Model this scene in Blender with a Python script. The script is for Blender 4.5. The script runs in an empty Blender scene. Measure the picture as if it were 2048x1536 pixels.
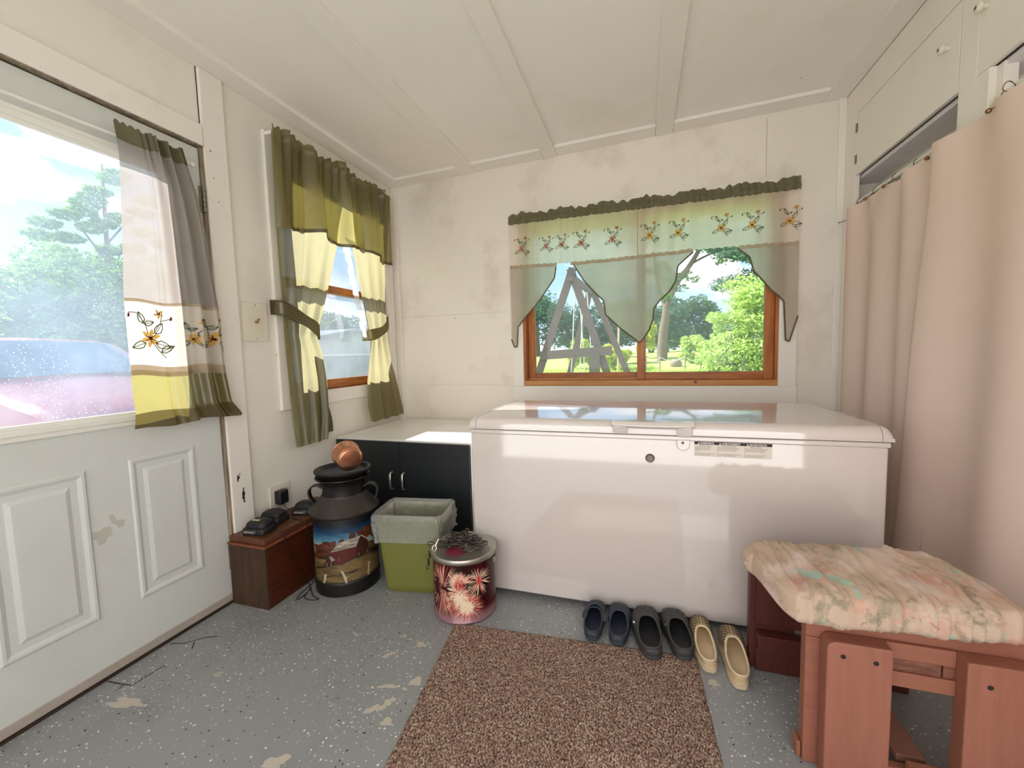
import bpy, bmesh, math, random
from mathutils import Vector, Matrix
import numpy as np
random.seed(7); RNG = np.random.default_rng(11)
SC = bpy.context.scene
COL = SC.collection
PI = math.pi

# ------------------------------------------------------------------ helpers
def srgb(r, g, b):
    def f(c):
        c /= 255.0
        return c / 12.92 if c <= 0.04045 else ((c + 0.055) / 1.055) ** 2.4
    return (f(r), f(g), f(b), 1.0)

def lerp(a, b, t): return a + (b - a) * t
def sstep(t):
    t = max(0.0, min(1.0, t)); return t * t * (3 - 2 * t)
def interp(x, xs, ys):
    return float(np.interp(x, xs, ys))

class MB:
    """collects shapes in one mesh"""
    def __init__(s): s.v = []; s.f = []; s.m = []
    def add(s, vs, fs, m=0):
        o = len(s.v); s.v.extend([tuple(p) for p in vs])
        for f in fs: s.f.append(tuple(i + o for i in f)); s.m.append(m)
        return s
    def box(s, x0, x1, y0, y1, z0, z1, m=0):
        v = [(x, y, z) for z in (z0, z1) for y in (y0, y1) for x in (x0, x1)]
        return s.add(v, [(0, 2, 3, 1), (4, 5, 7, 6), (0, 1, 5, 4), (2, 6, 7, 3), (0, 4, 6, 2), (1, 3, 7, 5)], m)
    def obox(s, c, ax, ay, az, m=0):
        c, ax, ay, az = Vector(c), Vector(ax), Vector(ay), Vector(az)
        v = [c + ax * i + ay * j + az * k for k in (-1, 1) for j in (-1, 1) for i in (-1, 1)]
        return s.add(v, [(0, 2, 3, 1), (4, 5, 7, 6), (0, 1, 5, 4), (2, 6, 7, 3), (0, 4, 6, 2), (1, 3, 7, 5)], m)
    def beam(s, a, b, w, h, up=(0, 0, 1), m=0):
        a, b = Vector(a), Vector(b); d = (b - a); L = d.length; d.normalize()
        u = Vector(up); r = d.cross(u).normalized(); u = r.cross(d).normalized()
        return s.obox((a + b) / 2, d * L / 2, r * w / 2, u * h / 2, m)
    def prism(s, poly, axis, a, b, m=0):
        """poly of 2D points extruded along axis: x:(y,z) y:(x,z) z:(x,y)"""
        n = len(poly)
        def P(p, t):
            return (t, p[0], p[1]) if axis == 'x' else (p[0], t, p[1]) if axis == 'y' else (p[0], p[1], t)
        v = [P(p, a) for p in poly] + [P(p, b) for p in poly]
        f = [tuple(range(n)), tuple(range(2 * n - 1, n - 1, -1))]
        f += [(i, n + i, n + (i + 1) % n, (i + 1) % n) for i in range(n)]
        return s.add(v, f, m)
    def rings(s, rs, closed=True, cap0=False, cap1=False, m=0, loop=False):
        n = len(rs[0]); o = len(s.v)
        for r in rs: s.v.extend([tuple(p) for p in r])
        k = len(rs)
        for i in range(k if loop else k - 1):
            i2 = (i + 1) % k
            for j in range(n if closed else n - 1):
                j2 = (j + 1) % n
                s.f.append((o + i * n + j, o + i * n + j2, o + i2 * n + j2, o + i2 * n + j)); s.m.append(m)
        if cap0: s.f.append(tuple(o + j for j in reversed(range(n)))); s.m.append(m)
        if cap1: s.f.append(tuple(o + (k - 1) * n + j for j in range(n))); s.m.append(m)
        return s
    def lathe(s, prof, cx, cy, n=48, m=0, cap0=False, cap1=False):
        rs = [[(cx + r * math.cos(2 * PI * j / n), cy + r * math.sin(2 * PI * j / n), z) for j in range(n)] for r, z in prof]
        return s.rings(rs, True, cap0, cap1, m)
    def tube(s, pts, r, n=8, m=0, closed=False, caps=True, flat=1.0):
        pts = [Vector(p) for p in pts]; k = len(pts); rs = []; pu = None
        for i, p in enumerate(pts):
            if closed: d = pts[(i + 1) % k] - pts[i - 1]
            else: d = pts[min(i + 1, k - 1)] - pts[max(i - 1, 0)]
            if d.length < 1e-9: d = Vector((0, 0, 1))
            d.normalize()
            if pu is None: pu = Vector((0, 0, 1)) if abs(d.z) < .9 else Vector((1, 0, 0))
            rr = d.cross(pu)
            if rr.length < 1e-6: rr = d.orthogonal()
            rr.normalize(); u = rr.cross(d).normalized(); pu = u
            ri = r(i / (k - 1)) if callable(r) else r
            rs.append([p + rr * ri * math.cos(2 * PI * j / n) + u * ri * flat * math.sin(2 * PI * j / n) for j in range(n)])
        return s.rings(rs, True, caps and not closed, caps and not closed, m, loop=closed)
    def sphere(s, c, r, n=12, k=8, m=0, sc=(1, 1, 1)):
        rs = []
        for i in range(k + 1):
            a = -PI / 2 + PI * i / k
            rr = max(math.cos(a), .001)
            rs.append([(c[0] + sc[0] * r * rr * math.cos(2 * PI * j / n), c[1] + sc[1] * r * rr * math.sin(2 * PI * j / n), c[2] + sc[2] * r * math.sin(a)) for j in range(n)])
        return s.rings(rs, True, False, False, m)
    def grid(s, fn, nu, nv, m=0):
        o = len(s.v)
        for i in range(nu + 1):
            for j in range(nv + 1): s.v.append(tuple(fn(i / nu, j / nv)))
        mm = m
        for i in range(nu):
            for j in range(nv):
                a = o + i * (nv + 1) + j
                s.f.append((a, a + nv + 1, a + nv + 2, a + 1))
                s.m.append(mm((i + .5) / nu, (j + .5) / nv) if callable(mm) else mm)
        return s
    def disc(s, c, r, nrm, n=16, m=0, sc=1.0):
        c = Vector(c); nn = Vector(nrm).normalized(); u = nn.orthogonal().normalized(); w = nn.cross(u)
        return s.add([c + u * r * math.cos(2 * PI * j / n) + w * r * sc * math.sin(2 * PI * j / n) for j in range(n)], [tuple(range(n))], m)
    def cyl(s, a, b, r, n=16, m=0, r2=None):
        a, b = Vector(a), Vector(b); d = (b - a).normalized(); u = d.orthogonal().normalized(); w = d.cross(u)
        r2 = r if r2 is None else r2
        rs = [[p + u * q * math.cos(2 * PI * j / n) + w * q * math.sin(2 * PI * j / n) for j in range(n)] for p, q in ((a, r), (b, r2))]
        return s.rings(rs, True, True, True, m)
    def xform(s, M, start=0):
        for i in range(start, len(s.v)): s.v[i] = tuple(M @ Vector(s.v[i]))
        return s
    def text(s, body, size, M, m=0, bold=0.0):
        cu = bpy.data.curves.new('lettering', 'FONT'); cu.body = body; cu.size = size; cu.offset = bold
        cu.align_x = 'LEFT'; cu.resolution_u = 2
        o = bpy.data.objects.new('lettering', cu); COL.objects.link(o)
        dg = bpy.context.evaluated_depsgraph_get(); dg.update()
        me = bpy.data.meshes.new_from_object(o.evaluated_get(dg))
        vs = [M @ v.co for v in me.vertices]; fs = [tuple(p.vertices) for p in me.polygons]
        s.add(vs, fs, m)
        bpy.data.objects.remove(o); bpy.data.meshes.remove(me); bpy.data.curves.remove(cu)
        return s
    def build(s, name, mats, parent=None, bevel=0, seg=2, smooth=None, solid=0, sub=0):
        me = bpy.data.meshes.new(name); me.from_pydata(s.v, [], s.f)
        mats = mats if isinstance(mats, (list, tuple)) else [mats]
        for mt in mats: me.materials.append(mt)
        if len(mats) > 1:
            me.polygons.foreach_set('material_index', np.array(s.m, dtype=np.int32))
        me.validate(); me.update()
        if not callable(smooth) and smooth is not None:
            me.polygons.foreach_set('use_smooth', np.ones(len(me.polygons), dtype=bool))
            if smooth < 179: me.set_sharp_from_angle(angle=math.radians(smooth))
        o = bpy.data.objects.new(name, me); COL.objects.link(o)
        if parent is not None:
            o.parent = parent
            off = Vector((0, 0, 0)); q = parent
            while q is not None: off += Vector(q.location); q = q.parent
            if s.local is False: o.location = -off
        if solid:
            md = o.modifiers.new('thickness', 'SOLIDIFY'); md.thickness = solid; md.offset = 0
        if sub:
            md = o.modifiers.new('sub', 'SUBSURF'); md.levels = sub; md.render_levels = sub
        if bevel:
            md = o.modifiers.new('bevel', 'BEVEL'); md.width = bevel; md.segments = seg; md.limit_method = 'ANGLE'; md.angle_limit = math.radians(40)
        return o
    local = False

def tag(o, label=None, cat=None, group=None, kind=None):
    if label: o['label'] = label
    if cat: o['category'] = cat
    if group: o['group'] = group
    if kind: o['kind'] = kind
    return o
def thing(name, loc, label, cat, group=None):
    o = bpy.data.objects.new(name, None); o.empty_display_size = .05; COL.objects.link(o); o.location = loc
    return tag(o, label, cat, group)
def structure(o, label=None):
    o['kind'] = 'structure'
    if label: o['label'] = label
    return o
def copy_tree(o, parent=None):
    c = o.copy(); COL.objects.link(c)
    if parent is not None: c.parent = parent
    for ch in list(o.children): copy_tree(ch, c)
    return c

# ------------------------------------------------------------------ materials
def nt(name):
    m = bpy.data.materials.new(name); m.use_nodes = True; t = m.node_tree; t.nodes.clear()
    out = t.nodes.new('ShaderNodeOutputMaterial')
    return m, t, out
def N(t, typ, **kw):
    n = t.nodes.new(typ)
    for k, v in kw.items():
        if k in n.inputs: n.inputs[k].default_value = v
        else: setattr(n, k, v)
    return n
def ramp(t, fac, stops, interp_='LINEAR'):
    r = t.nodes.new('ShaderNodeValToRGB'); r.color_ramp.interpolation = interp_
    e = r.color_ramp.elements
    while len(e) < len(stops): e.new(.5)
    for el, (p, c) in zip(e, stops):
        el.position = p; el.color = c if len(c) == 4 else (*c, 1)
    t.links.new(fac, r.inputs[0]); return r.outputs[0]
def mixc(t, fac, a, b, mode='MIX'):
    n = t.nodes.new('ShaderNodeMix'); n.data_type = 'RGBA'; n.blend_type = mode
    for sock, v in ((n.inputs[0], fac), (n.inputs[6], a), (n.inputs[7], b)):
        if hasattr(v, 'links') or isinstance(v, bpy.types.NodeSocket): t.links.new(v, sock)
        else: sock.default_value = v
    return n.outputs[2]
def math_(t, op, a, b=0.0, clamp=False):
    n = t.nodes.new('ShaderNodeMath'); n.operation = op; n.use_clamp = clamp
    for sock, v in ((n.inputs[0], a), (n.inputs[1], b)):
        if isinstance(v, bpy.types.NodeSocket): t.links.new(v, sock)
        else: sock.default_value = v
    return n.outputs[0]
def coords(t, sc=(1, 1, 1), rot=(0, 0, 0), kind='Object'):
    tc = t.nodes.new('ShaderNodeTexCoord'); mp = t.nodes.new('ShaderNodeMapping')
    mp.inputs['Scale'].default_value = sc; mp.inputs['Rotation'].default_value = rot
    t.links.new(tc.outputs[kind], mp.inputs[0]); return mp.outputs[0]
def noise(t, co, scale, detail=4, rough=.55, out='Fac', dist=0):
    n = t.nodes.new('ShaderNodeTexNoise'); n.inputs['Scale'].default_value = scale; n.inputs['Detail'].default_value = detail
    n.inputs['Roughness'].default_value = rough; n.inputs['Distortion'].default_value = dist
    t.links.new(co, n.inputs['Vector']); return n.outputs[out]
def voro(t, co, scale, feat='F1', rnd=1.0):
    n = t.nodes.new('ShaderNodeTexVoronoi'); n.feature = feat; n.inputs['Scale'].default_value = scale; n.inputs['Randomness'].default_value = rnd
    t.links.new(co, n.inputs['Vector']); return n
def bumpn(t, h, strength, dist=.002):
    b = t.nodes.new('ShaderNodeBump'); b.inputs['Strength'].default_value = strength; b.inputs['Distance'].default_value = dist
    t.links.new(h, b.inputs['Height']); return b.outputs[0]
def principled(t, out, color, rough=.5, metal=0.0, normal=None, spec=.5, **kw):
    p = t.nodes.new('ShaderNodeBsdfPrincipled')
    for nm, v in (('Base Color', color), ('Roughness', rough), ('Metallic', metal), ('Specular IOR Level', spec)):
        if isinstance(v, bpy.types.NodeSocket): t.links.new(v, p.inputs[nm])
        else: p.inputs[nm].default_value = v
    for k, v in kw.items(): p.inputs[k.replace('_', ' ')].default_value = v
    if normal is not None: t.links.new(normal, p.inputs['Normal'])
    t.links.new(p.outputs[0], out.inputs[0]); return p
def dark(c, k): return (c[0] * k, c[1] * k, c[2] * k, 1)

def plain(name, c, rough=.5, metal=0.0, var=.1, scale=9, bump=0.0, bscale=60, spec=.5, stretch=(1, 1, 1), **kw):
    m, t, out = nt(name); co = coords(t, stretch)
    col = mixc(t, noise(t, co, scale), dark(c, 1 - var), dark(c, 1 + var))
    nm = bumpn(t, noise(t, co, bscale, 3), bump) if bump else None
    principled(t, out, col, rough, metal, nm, spec, **kw); return m

def painted(name, c, stain=(158, 142, 116), amount=.35, rough=.55, nails=True, grime=.5, bump=.12):
    """old off-white paint with patchy stains, faint grime and tiny dark nail dents"""
    m, t, out = nt(name); co = coords(t)
    col = mixc(t, noise(t, co, 2.2, 5), dark(c, .95), dark(c, 1.03))
    st = ramp(t, noise(t, co, 1.7, 6, .65), [(.52, (0, 0, 0, 1)), (.78, (1, 1, 1, 1))])
    col = mixc(t, math_(t, 'MULTIPLY', st, amount), col, srgb(*stain))
    g = ramp(t, noise(t, co, 14, 5, .7), [(.60, (0, 0, 0, 1)), (.80, (1, 1, 1, 1))])
    col = mixc(t, math_(t, 'MULTIPLY', g, .22 * grime), col, srgb(120, 110, 95))
    if nails:
        v = voro(t, co, 7.0)
        d = ramp(t, v.outputs['Distance'], [(.022, (1, 1, 1, 1)), (.034, (0, 0, 0, 1))])
        sel = ramp(t, noise(t, co, 9, 2), [(.53, (0, 0, 0, 1)), (.56, (1, 1, 1, 1))])
        col = mixc(t, math_(t, 'MULTIPLY', d, math_(t, 'MULTIPLY', sel, .75)), col, srgb(70, 58, 50))
    nm = bumpn(t, noise(t, co, 55, 4), bump)
    principled(t, out, col, rough, 0, nm, .35); return m

def wood(name, c1, c2, grain=(1.5, 14, 14), rough=.45, bump=.1, knots=False, spec=.4):
    m, t, out = nt(name); co = coords(t, grain)
    n = noise(t, co, 3.0, 6, .6, dist=.6)
    col = mixc(t, ramp(t, n, [(.3, (0, 0, 0, 1)), (.7, (1, 1, 1, 1))]), c1, c2)
    fine = noise(t, co, 22, 3)
    col = mixc(t, math_(t, 'MULTIPLY', ramp(t, fine, [(.5, (0, 0, 0, 1)), (.75, (1, 1, 1, 1))]), .35), col, dark(c1, .6))
    principled(t, out, col, rough, 0, bumpn(t, fine, bump), spec); return m

def cloth(name, c, trans=.5, tint=None, see=0.0, rough=.8, sheen=False, weave=900, var=.07, gloss=0.0):
    """thin fabric: diffuse + translucent (+ some see-through between the threads)"""
    m, t, out = nt(name); co = coords(t)
    tint = tint or c
    nz = noise(t, co, 18, 3)
    c1 = mixc(t, nz, dark(c, 1 - var), dark(c, 1 + var)); c2 = mixc(t, nz, dark(tint, 1 - var), dark(tint, 1 + var))
    d = N(t, 'ShaderNodeBsdfDiffuse'); t.links.new(c1, d.inputs[0])
    tr = N(t, 'ShaderNodeBsdfTranslucent'); t.links.new(c2, tr.inputs[0])
    nm = bumpn(t, noise(t, coords(t, (1, 1, .12)), 160, 2), .08); t.links.new(nm, d.inputs['Normal'])
    mx = N(t, 'ShaderNodeMixShader', Fac=trans); t.links.new(d.outputs[0], mx.inputs[1]); t.links.new(tr.outputs[0], mx.inputs[2])
    last = mx.outputs[0]
    if gloss:
        g = N(t, 'ShaderNodeBsdfGlossy'); g.inputs['Roughness'].default_value = .32
        t.links.new(mixc(t, .35, c1, (1, 1, 1, 1)), g.inputs['Color'])
        m2 = N(t, 'ShaderNodeMixShader', Fac=gloss); t.links.new(last, m2.inputs[1]); t.links.new(g.outputs[0], m2.inputs[2]); last = m2.outputs[0]
    if see:
        tp = N(t, 'ShaderNodeBsdfTransparent')
        m3 = N(t, 'ShaderNodeMixShader', Fac=see); t.links.new(last, m3.inputs[1]); t.links.new(tp.outputs[0], m3.inputs[2]); last = m3.outputs[0]
    t.links.new(last, out.inputs[0]); return m

def glass(name, haze=.05, dirt=.1, tint=(1, 1, 1, 1)):
    """window pane: clear, with a reflection and a film of dust that scatters sunlight"""
    m, t, out = nt(name); co = coords(t)
    tp = N(t, 'ShaderNodeBsdfTransparent'); tp.inputs[0].default_value = tint
    gl = N(t, 'ShaderNodeBsdfGlossy'); gl.inputs['Roughness'].default_value = .02
    fr = N(t, 'ShaderNodeFresnel', IOR=1.45)
    a = N(t, 'ShaderNodeMixShader'); t.links.new(math_(t, 'MULTIPLY', fr.outputs[0], .6), a.inputs[0]); t.links.new(tp.outputs[0], a.inputs[1]); t.links.new(gl.outputs[0], a.inputs[2])
    tr = N(t, 'ShaderNodeBsdfTranslucent'); tr.inputs[0].default_value = (.64, .80, 1, 1)
    sp = ramp(t, voro(t, co, 90).outputs['Distance'], [(.10, (1, 1, 1, 1)), (.22, (0, 0, 0, 1))])
    sel = ramp(t, noise(t, co, 5, 4), [(.45, (0, 0, 0, 1)), (.62, (1, 1, 1, 1))])
    sm = math_(t, 'MULTIPLY', ramp(t, noise(t, co, 3.0, 5, .65), [(.35, (.5, .5, .5, 1)), (.75, (1.2, 1.2, 1.2, 1))]), haze)
    fac = math_(t, 'ADD', sm, math_(t, 'MULTIPLY', math_(t, 'MULTIPLY', sp, sel), dirt), True)
    b = N(t, 'ShaderNodeMixShader'); t.links.new(fac, b.inputs[0]); t.links.new(a.outputs[0], b.inputs[1]); t.links.new(tr.outputs[0], b.inputs[2])
    t.links.new(b.outputs[0], out.inputs[0]); return m

def leafy(name, c1, c2, trans=.35):
    m, t, out = nt(name)
    g = N(t, 'ShaderNodeNewGeometry')
    col = mixc(t, g.outputs['Random Per Island'], c1, c2)
    d = N(t, 'ShaderNodeBsdfDiffuse'); t.links.new(col, d.inputs[0])
    tr = N(t, 'ShaderNodeBsdfTranslucent'); t.links.new(col, tr.inputs[0])
    mx = N(t, 'ShaderNodeMixShader', Fac=trans); t.links.new(d.outputs[0], mx.inputs[1]); t.links.new(tr.outputs[0], mx.inputs[2])
    t.links.new(mx.outputs[0], out.inputs[0]); return m

M = {}
M['wall'] = painted('wall_paint', srgb(234, 227, 218), amount=.52)
M['wallL'] = painted('left_wall_paint', srgb(235, 230, 222), amount=.26)
M['ceil'] = painted('ceiling_paint', srgb(241, 236, 230), stain=(206, 196, 172), amount=.26, grime=.15)
M['trim'] = painted('trim_paint', srgb(238, 233, 226), amount=.13, grime=.6)
M['cab'] = painted('closet_paint', srgb(240, 234, 226), amount=.16, nails=False, grime=.4)
M['door'] = painted('door_paint', srgb(213, 216, 214), stain=(175, 172, 155), amount=.25, rough=.45, nails=False, grime=.5)
M['sash'] = plain('white_vinyl', srgb(235, 234, 228), .4, var=.03)
M['wood'] = wood('orange_pine', srgb(150, 84, 36), srgb(196, 122, 60), (12, 12, 1.2), .35)
M['woodx'] = wood('orange_pine_level', srgb(140, 76, 32), srgb(190, 116, 58), (1.2, 12, 12), .35)
M['woody'] = wood('orange_pine_depth', srgb(150, 84, 36), srgb(200, 128, 66), (12, 1.2, 12), .35)
M['raw'] = wood('weathered_wood', srgb(96, 78, 62), srgb(170, 155, 135), (12, 12, 1.2), .7, .3)
M['steel'] = plain('worn_steel', srgb(150, 142, 130), .35, .9, .2, 30)
M['nickel'] = plain('brushed_nickel', srgb(205, 203, 198), .3, .9, .05)
M['brass'] = plain('antique_brass', srgb(150, 118, 92), .25, 1.0, .1)
M['black'] = plain('black_plastic', srgb(24, 24, 26), .4, 0, .15)
M['dark'] = plain('dark_gap', srgb(30, 24, 20), .8)
M['cream'] = plain('ivory_plastic', srgb(226, 220, 204), .4, 0, .05)
M['white'] = plain('white_enamel', srgb(214, 205, 201), .35, 0, .015, 3, spec=.4, Coat_Weight=1.0, Coat_Roughness=.06, Coat_IOR=2.1)
M['whitep'] = plain('white_melamine', srgb(236, 233, 226), .35, 0, .02)
M['blk'] = plain('black_melamine', srgb(26, 30, 33), .45, 0, .06)
M['glassD'] = glass('dusty_door_glass', .10, .24)
M['glassB'] = glass('back_window_glass', .05, .05)
M['glassL'] = glass('left_window_glass', .06, .10)
# ------------------------------------------------------------------ the room
XL, XR, YB, YR = -1.893, 1.10, 2.92, -.75
def zc(x): return 2.49 + 0.0267 * (x - XL)          # the ceiling rises a little to the right

def mat_floor():
    m, t, out = nt('floor_paint'); co = coords(t)
    base = mixc(t, noise(t, co, 1.3, 5), srgb(134, 137, 139), srgb(154, 157, 158))
    gr = ramp(t, noise(t, co, 2.6, 6, .7), [(.5, (0, 0, 0, 1)), (.8, (1, 1, 1, 1))])
    base = mixc(t, math_(t, 'MULTIPLY', gr, .45), base, srgb(92, 86, 74))
    # bare patches where the paint has peeled
    pv = noise(t, co, 3.1, 7, .62, dist=.5)
    peel = ramp(t, pv, [(.700, (0, 0, 0, 1)), (.706, (1, 1, 1, 1))])
    pc = mixc(t, noise(t, co, 40, 3), srgb(158, 148, 136), srgb(194, 186, 174))
    base = mixc(t, peel, base, pc)
    # white and black paint flakes
    for sc_, thr, colr, lo in ((58, .19, srgb(228, 228, 222), .78), (95, .22, srgb(208, 206, 200), .80), (64, .17, srgb(34, 36, 38), .80), (120, .24, srgb(220, 218, 210), .88)):
        mp = N(t, 'ShaderNodeMapping'); t.links.new(co, mp.inputs[0]); mp.inputs['Location'].default_value = (sc_ * .37, sc_ * .11, 0); mp.inputs['Scale'].default_value = (1, 1, 0)
        wv = N(t, 'ShaderNodeTexNoise', Scale=70.0); t.links.new(mp.outputs[0], wv.inputs['Vector'])
        wm = mixc(t, .012, mp.outputs[0], wv.outputs['Color'], 'ADD')
        v = voro(t, wm, sc_)
        sp = ramp(t, v.outputs['Distance'], [(thr, (1, 1, 1, 1)), (thr + .03, (0, 0, 0, 1))])
        sep = N(t, 'ShaderNodeSeparateColor'); t.links.new(v.outputs['Color'], sep.inputs[0])
        dens = math_(t, 'ADD', math_(t, 'MULTIPLY', noise(t, co, 2.0, 3), .55), lo - .25)
        on = math_(t, 'GREATER_THAN', sep.outputs[0], dens)
        base = mixc(t, math_(t, 'MULTIPLY', sp, on), base, colr)
    rg = ramp(t, noise(t, co, 6, 4), [(.3, (.28, .28, .28, 1)), (.75, (.5, .5, .5, 1))])
    principled(t, out, base, rg, 0, bumpn(t, noise(t, co, 30, 4), .12), .45); return m
M['floor'] = mat_floor()

fl = MB(); fl.box(XL - .02, 1.75, YR, YB + .02, -.12, 0); structure(fl.build('floor', M['floor']), 'grey painted concrete floor with white and black flakes')
# thin cracks and chips in the paint near the door
ck = MB()
for pts in ([(-1.883, .91), (-1.82, .916), (-1.772, .92), (-1.762, .97), (-1.758, 1.018)], [(-1.80, .918), (-1.80, .89)], [(-1.867, 1.115), (-1.82, 1.125), (-1.771, 1.18), (-1.72, 1.21)], [(-1.79, 1.15), (-1.75, 1.12)]):
    ck.tube([(x + random.uniform(-.006, .006), y + random.uniform(-.006, .006), .0004) for x, y in pts], .0022, 5, flat=.25)
o = structure(ck.build('floor_crack', M['dark']))
pt = MB()
M['peel'] = plain('bare_concrete', srgb(190, 182, 170), .8, 0, .15, 60)
def blob(mb, cx, cy, rx, ry, a, z=.0006, n=26):
    ph = [random.uniform(0, 6.28) for _ in range(4)]
    v = []
    for i in range(n):
        th = 2 * PI * i / n
        k = 1 + .22 * math.sin(2 * th + ph[0]) + .2 * math.sin(3 * th + ph[1]) + .14 * math.sin(5 * th + ph[2]) + .1 * math.sin(8 * th + ph[3])
        x, y = rx * k * math.cos(th), ry * k * math.sin(th)
        v.append((cx + x * math.cos(a) - y * math.sin(a), cy + x * math.sin(a) + y * math.cos(a), z))
    mb.add(v + [(cx, cy, z)], [(i, (i + 1) % n, n) for i in range(n)])
for cx, cy, rx, ry, a in ((-.955, 1.413, .012, .007, .4), (-.859, 1.388, .022, .014, .3), (-.953, 1.303, .024, .010, .7), (-.863, 1.17, .030, .010, .3), (-.78, 1.215, .026, .016, .5), (-.80, 1.175, .010, .006, 0), (-.822, 1.115, .020, .013, .6), (-.852, 1.078, .030, .014, .5), (-.785, 1.045, .022, .012, .3), (.232, 1.495, .020, .013, .2), (-1.02, .84, .04, .02, .4), (-1.16, 1.37, .02, .006, -.5), (-1.70, .86, .07, .018, .15), (.55, 1.345, .02, .008, .5), (.30, 1.20, .016, .008, 0)):
    blob(pt, cx, cy, rx, ry, a)
structure(pt.build('floor_chip', M['peel']))

# left wall with the door and window openings
DY0, DY1, DZ1 = .53, 1.412, 2.118
W0, W1, WZ0, WZ1 = 1.80, 2.78, .955, 2.30
TW = .14
w = MB(); x0, x1 = XL - TW, XL
w.box(x0, x1, YR, DY0 - .03, 0, 2.6); w.box(x0, x1, DY0 - .03, DY1 + .02, DZ1 + .012, 2.6); w.box(x0, x1, DY1 + .02, W0, 0, 2.6)
w.box(x0, x1, W0, W1, 0, WZ0); w.box(x0, x1, W0, W1, WZ1, 2.6); w.box(x0, x1, W1, YB + TW, 0, 2.6)
structure(w.build('wall_left', M['wallL']), 'off-white painted left wall with door and curtained window')
# back wall
BX0, BX1, BZ0, BZ1 = -.835, .792, .922, 2.075
w = MB()
w.box(XL, BX0, YB, YB + TW, 0, 2.65); w.box(BX1, 1.75, YB, YB + TW, 0, 2.65); w.box(BX0, BX1, YB, YB + TW, 0, BZ0); w.box(BX0, BX1, YB, YB + TW, BZ1, 2.65)
structure(w.build('wall_back', M['wall']), 'stained off-white back wall')
# seams of the wall panels
w = MB(); w.box(.705, .708, YB - .0012, YB, 2.19, 2.52); w.box(-1.84, -.95, YB - .001, YB, 1.468, 1.4695); w.box(-1.84, -.95, YB - .001, YB, .93, .9312)
structure(w.build('trim_1', plain('seam_shadow', srgb(176, 168, 150), .7)))
# ceiling sheet and its boards
w = MB(); w.prism([(XL - .14, zc(XL - .14)), (1.80, zc(1.80)), (1.80, 2.75), (XL - .14, 2.75)], 'y', YR - .02, YB + TW)
structure(w.build('ceiling', M['ceil']), 'white painted ceiling panels between flat battens')
def batten(name, xa, xb, ya, yb, th=.02, lab=None):
    b = MB(); b.prism([(xa, zc(xa) - th), (xb, zc(xb) - th), (xb, zc(xb) + .004), (xa, zc(xa) + .004)], 'y', ya, yb)
    return structure(b.build(name, M['trim'], bevel=.003), lab)
batten('trim_2', XL, -1.775, YR, YB, lab='flat ceiling batten along the left wall')
batten('trim_3', -1.268, -1.155, YR, YB - .005, lab='ceiling batten nearest the left wall')
batten('trim_4', -.655, -.560, YR, YB - .005, lab='middle ceiling batten')
batten('trim_5', .078, .180, YR, YB - .005, lab='ceiling batten right of the middle')
batten('trim_6', .985, 1.10, YR, YB, lab='flat ceiling batten along the closet')
for i, (a, b) in enumerate(((-1.774, -1.269), (-1.154, -.656), (-.559, .077), (.181, .984))):
    batten('trim_%d' % (7 + i), a, b, YB - .125, YB, .018)
# corner boards
b = MB(); b.box(XL, -1.838, YB - .022, YB, 0, zc(XL) - .018); structure(b.build('trim_11', M['trim'], bevel=.003), 'narrow white corner board in the back left corner')
b = MB(); b.box(1.064, 1.10, YB - .012, YB, 0, zc(1.06) - .018); structure(b.build('trim_12', M['trim'], bevel=.002))
# header and post around the door
b = MB(); b.box(XL, XL + .022, YR, DY1 + .012, 2.126, 2.218); structure(b.build('trim_13', M['trim'], bevel=.004), 'white header board over the door')
b = MB(); b.box(XL, XL + .018, 1.428, 1.538, 0, zc(XL) - .02); structure(b.build('trim_14', M['trim'], bevel=.004), 'white post board beside the door')
b = MB(); b.box(XL - TW, XL + .008, DY0 - .032, DY0 - .003, 0, DZ1 + .01); b.box(XL - .06, XL + .008, DY1 + .003, DY1 + .017, 0, DZ1 + .01); b.box(XL - .06, XL + .016, YR, DY1 + .01, DZ1 + .002, DZ1 + .010)
structure(b.build('trim_15', M['raw'], bevel=.002), 'weathered bare wood door jamb')
b = MB(); b.box(XL + .0002, XL + .0035, DY1 + .0140, DY1 + .0164, 2.22, zc(XL) - .02)
structure(b.build('trim_16', M['dark']))
ch = MB()
for y, z, r in ((1.464, .60, .010), (1.462, .585, .006), (1.473, .612, .004), (1.485, .515, .012), (1.484, .495, .010), (1.487, .475, .007), (1.487, .535, .006), (1.46, 2.0, .003), (1.475, 1.9, .003), (1.455, 2.12, .004)):
    n = 12; ph = random.uniform(0, 6)
    ch.add([(XL + .0186, y + .6 * r * (1 + .4 * math.sin(3 * a + ph)) * math.cos(a), z + 1.3 * r * (1 + .4 * math.cos(4 * a + ph)) * math.sin(a)) for a in [2 * PI * i / n for i in range(n)]], [tuple(range(n))])
structure(ch.build('paint_chip', plain('exposed_wood', srgb(52, 26, 20), .8)))

sc_ = MB(); sc_.tube([(-1.262 + .01 * math.sin(k * 2.1), 1.40 + .024 * k, zc(-1.26) - .0006) for k in range(6)], .0018, 5, flat=.3); structure(sc_.build('ceiling_scratch', M['dark']))
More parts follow.
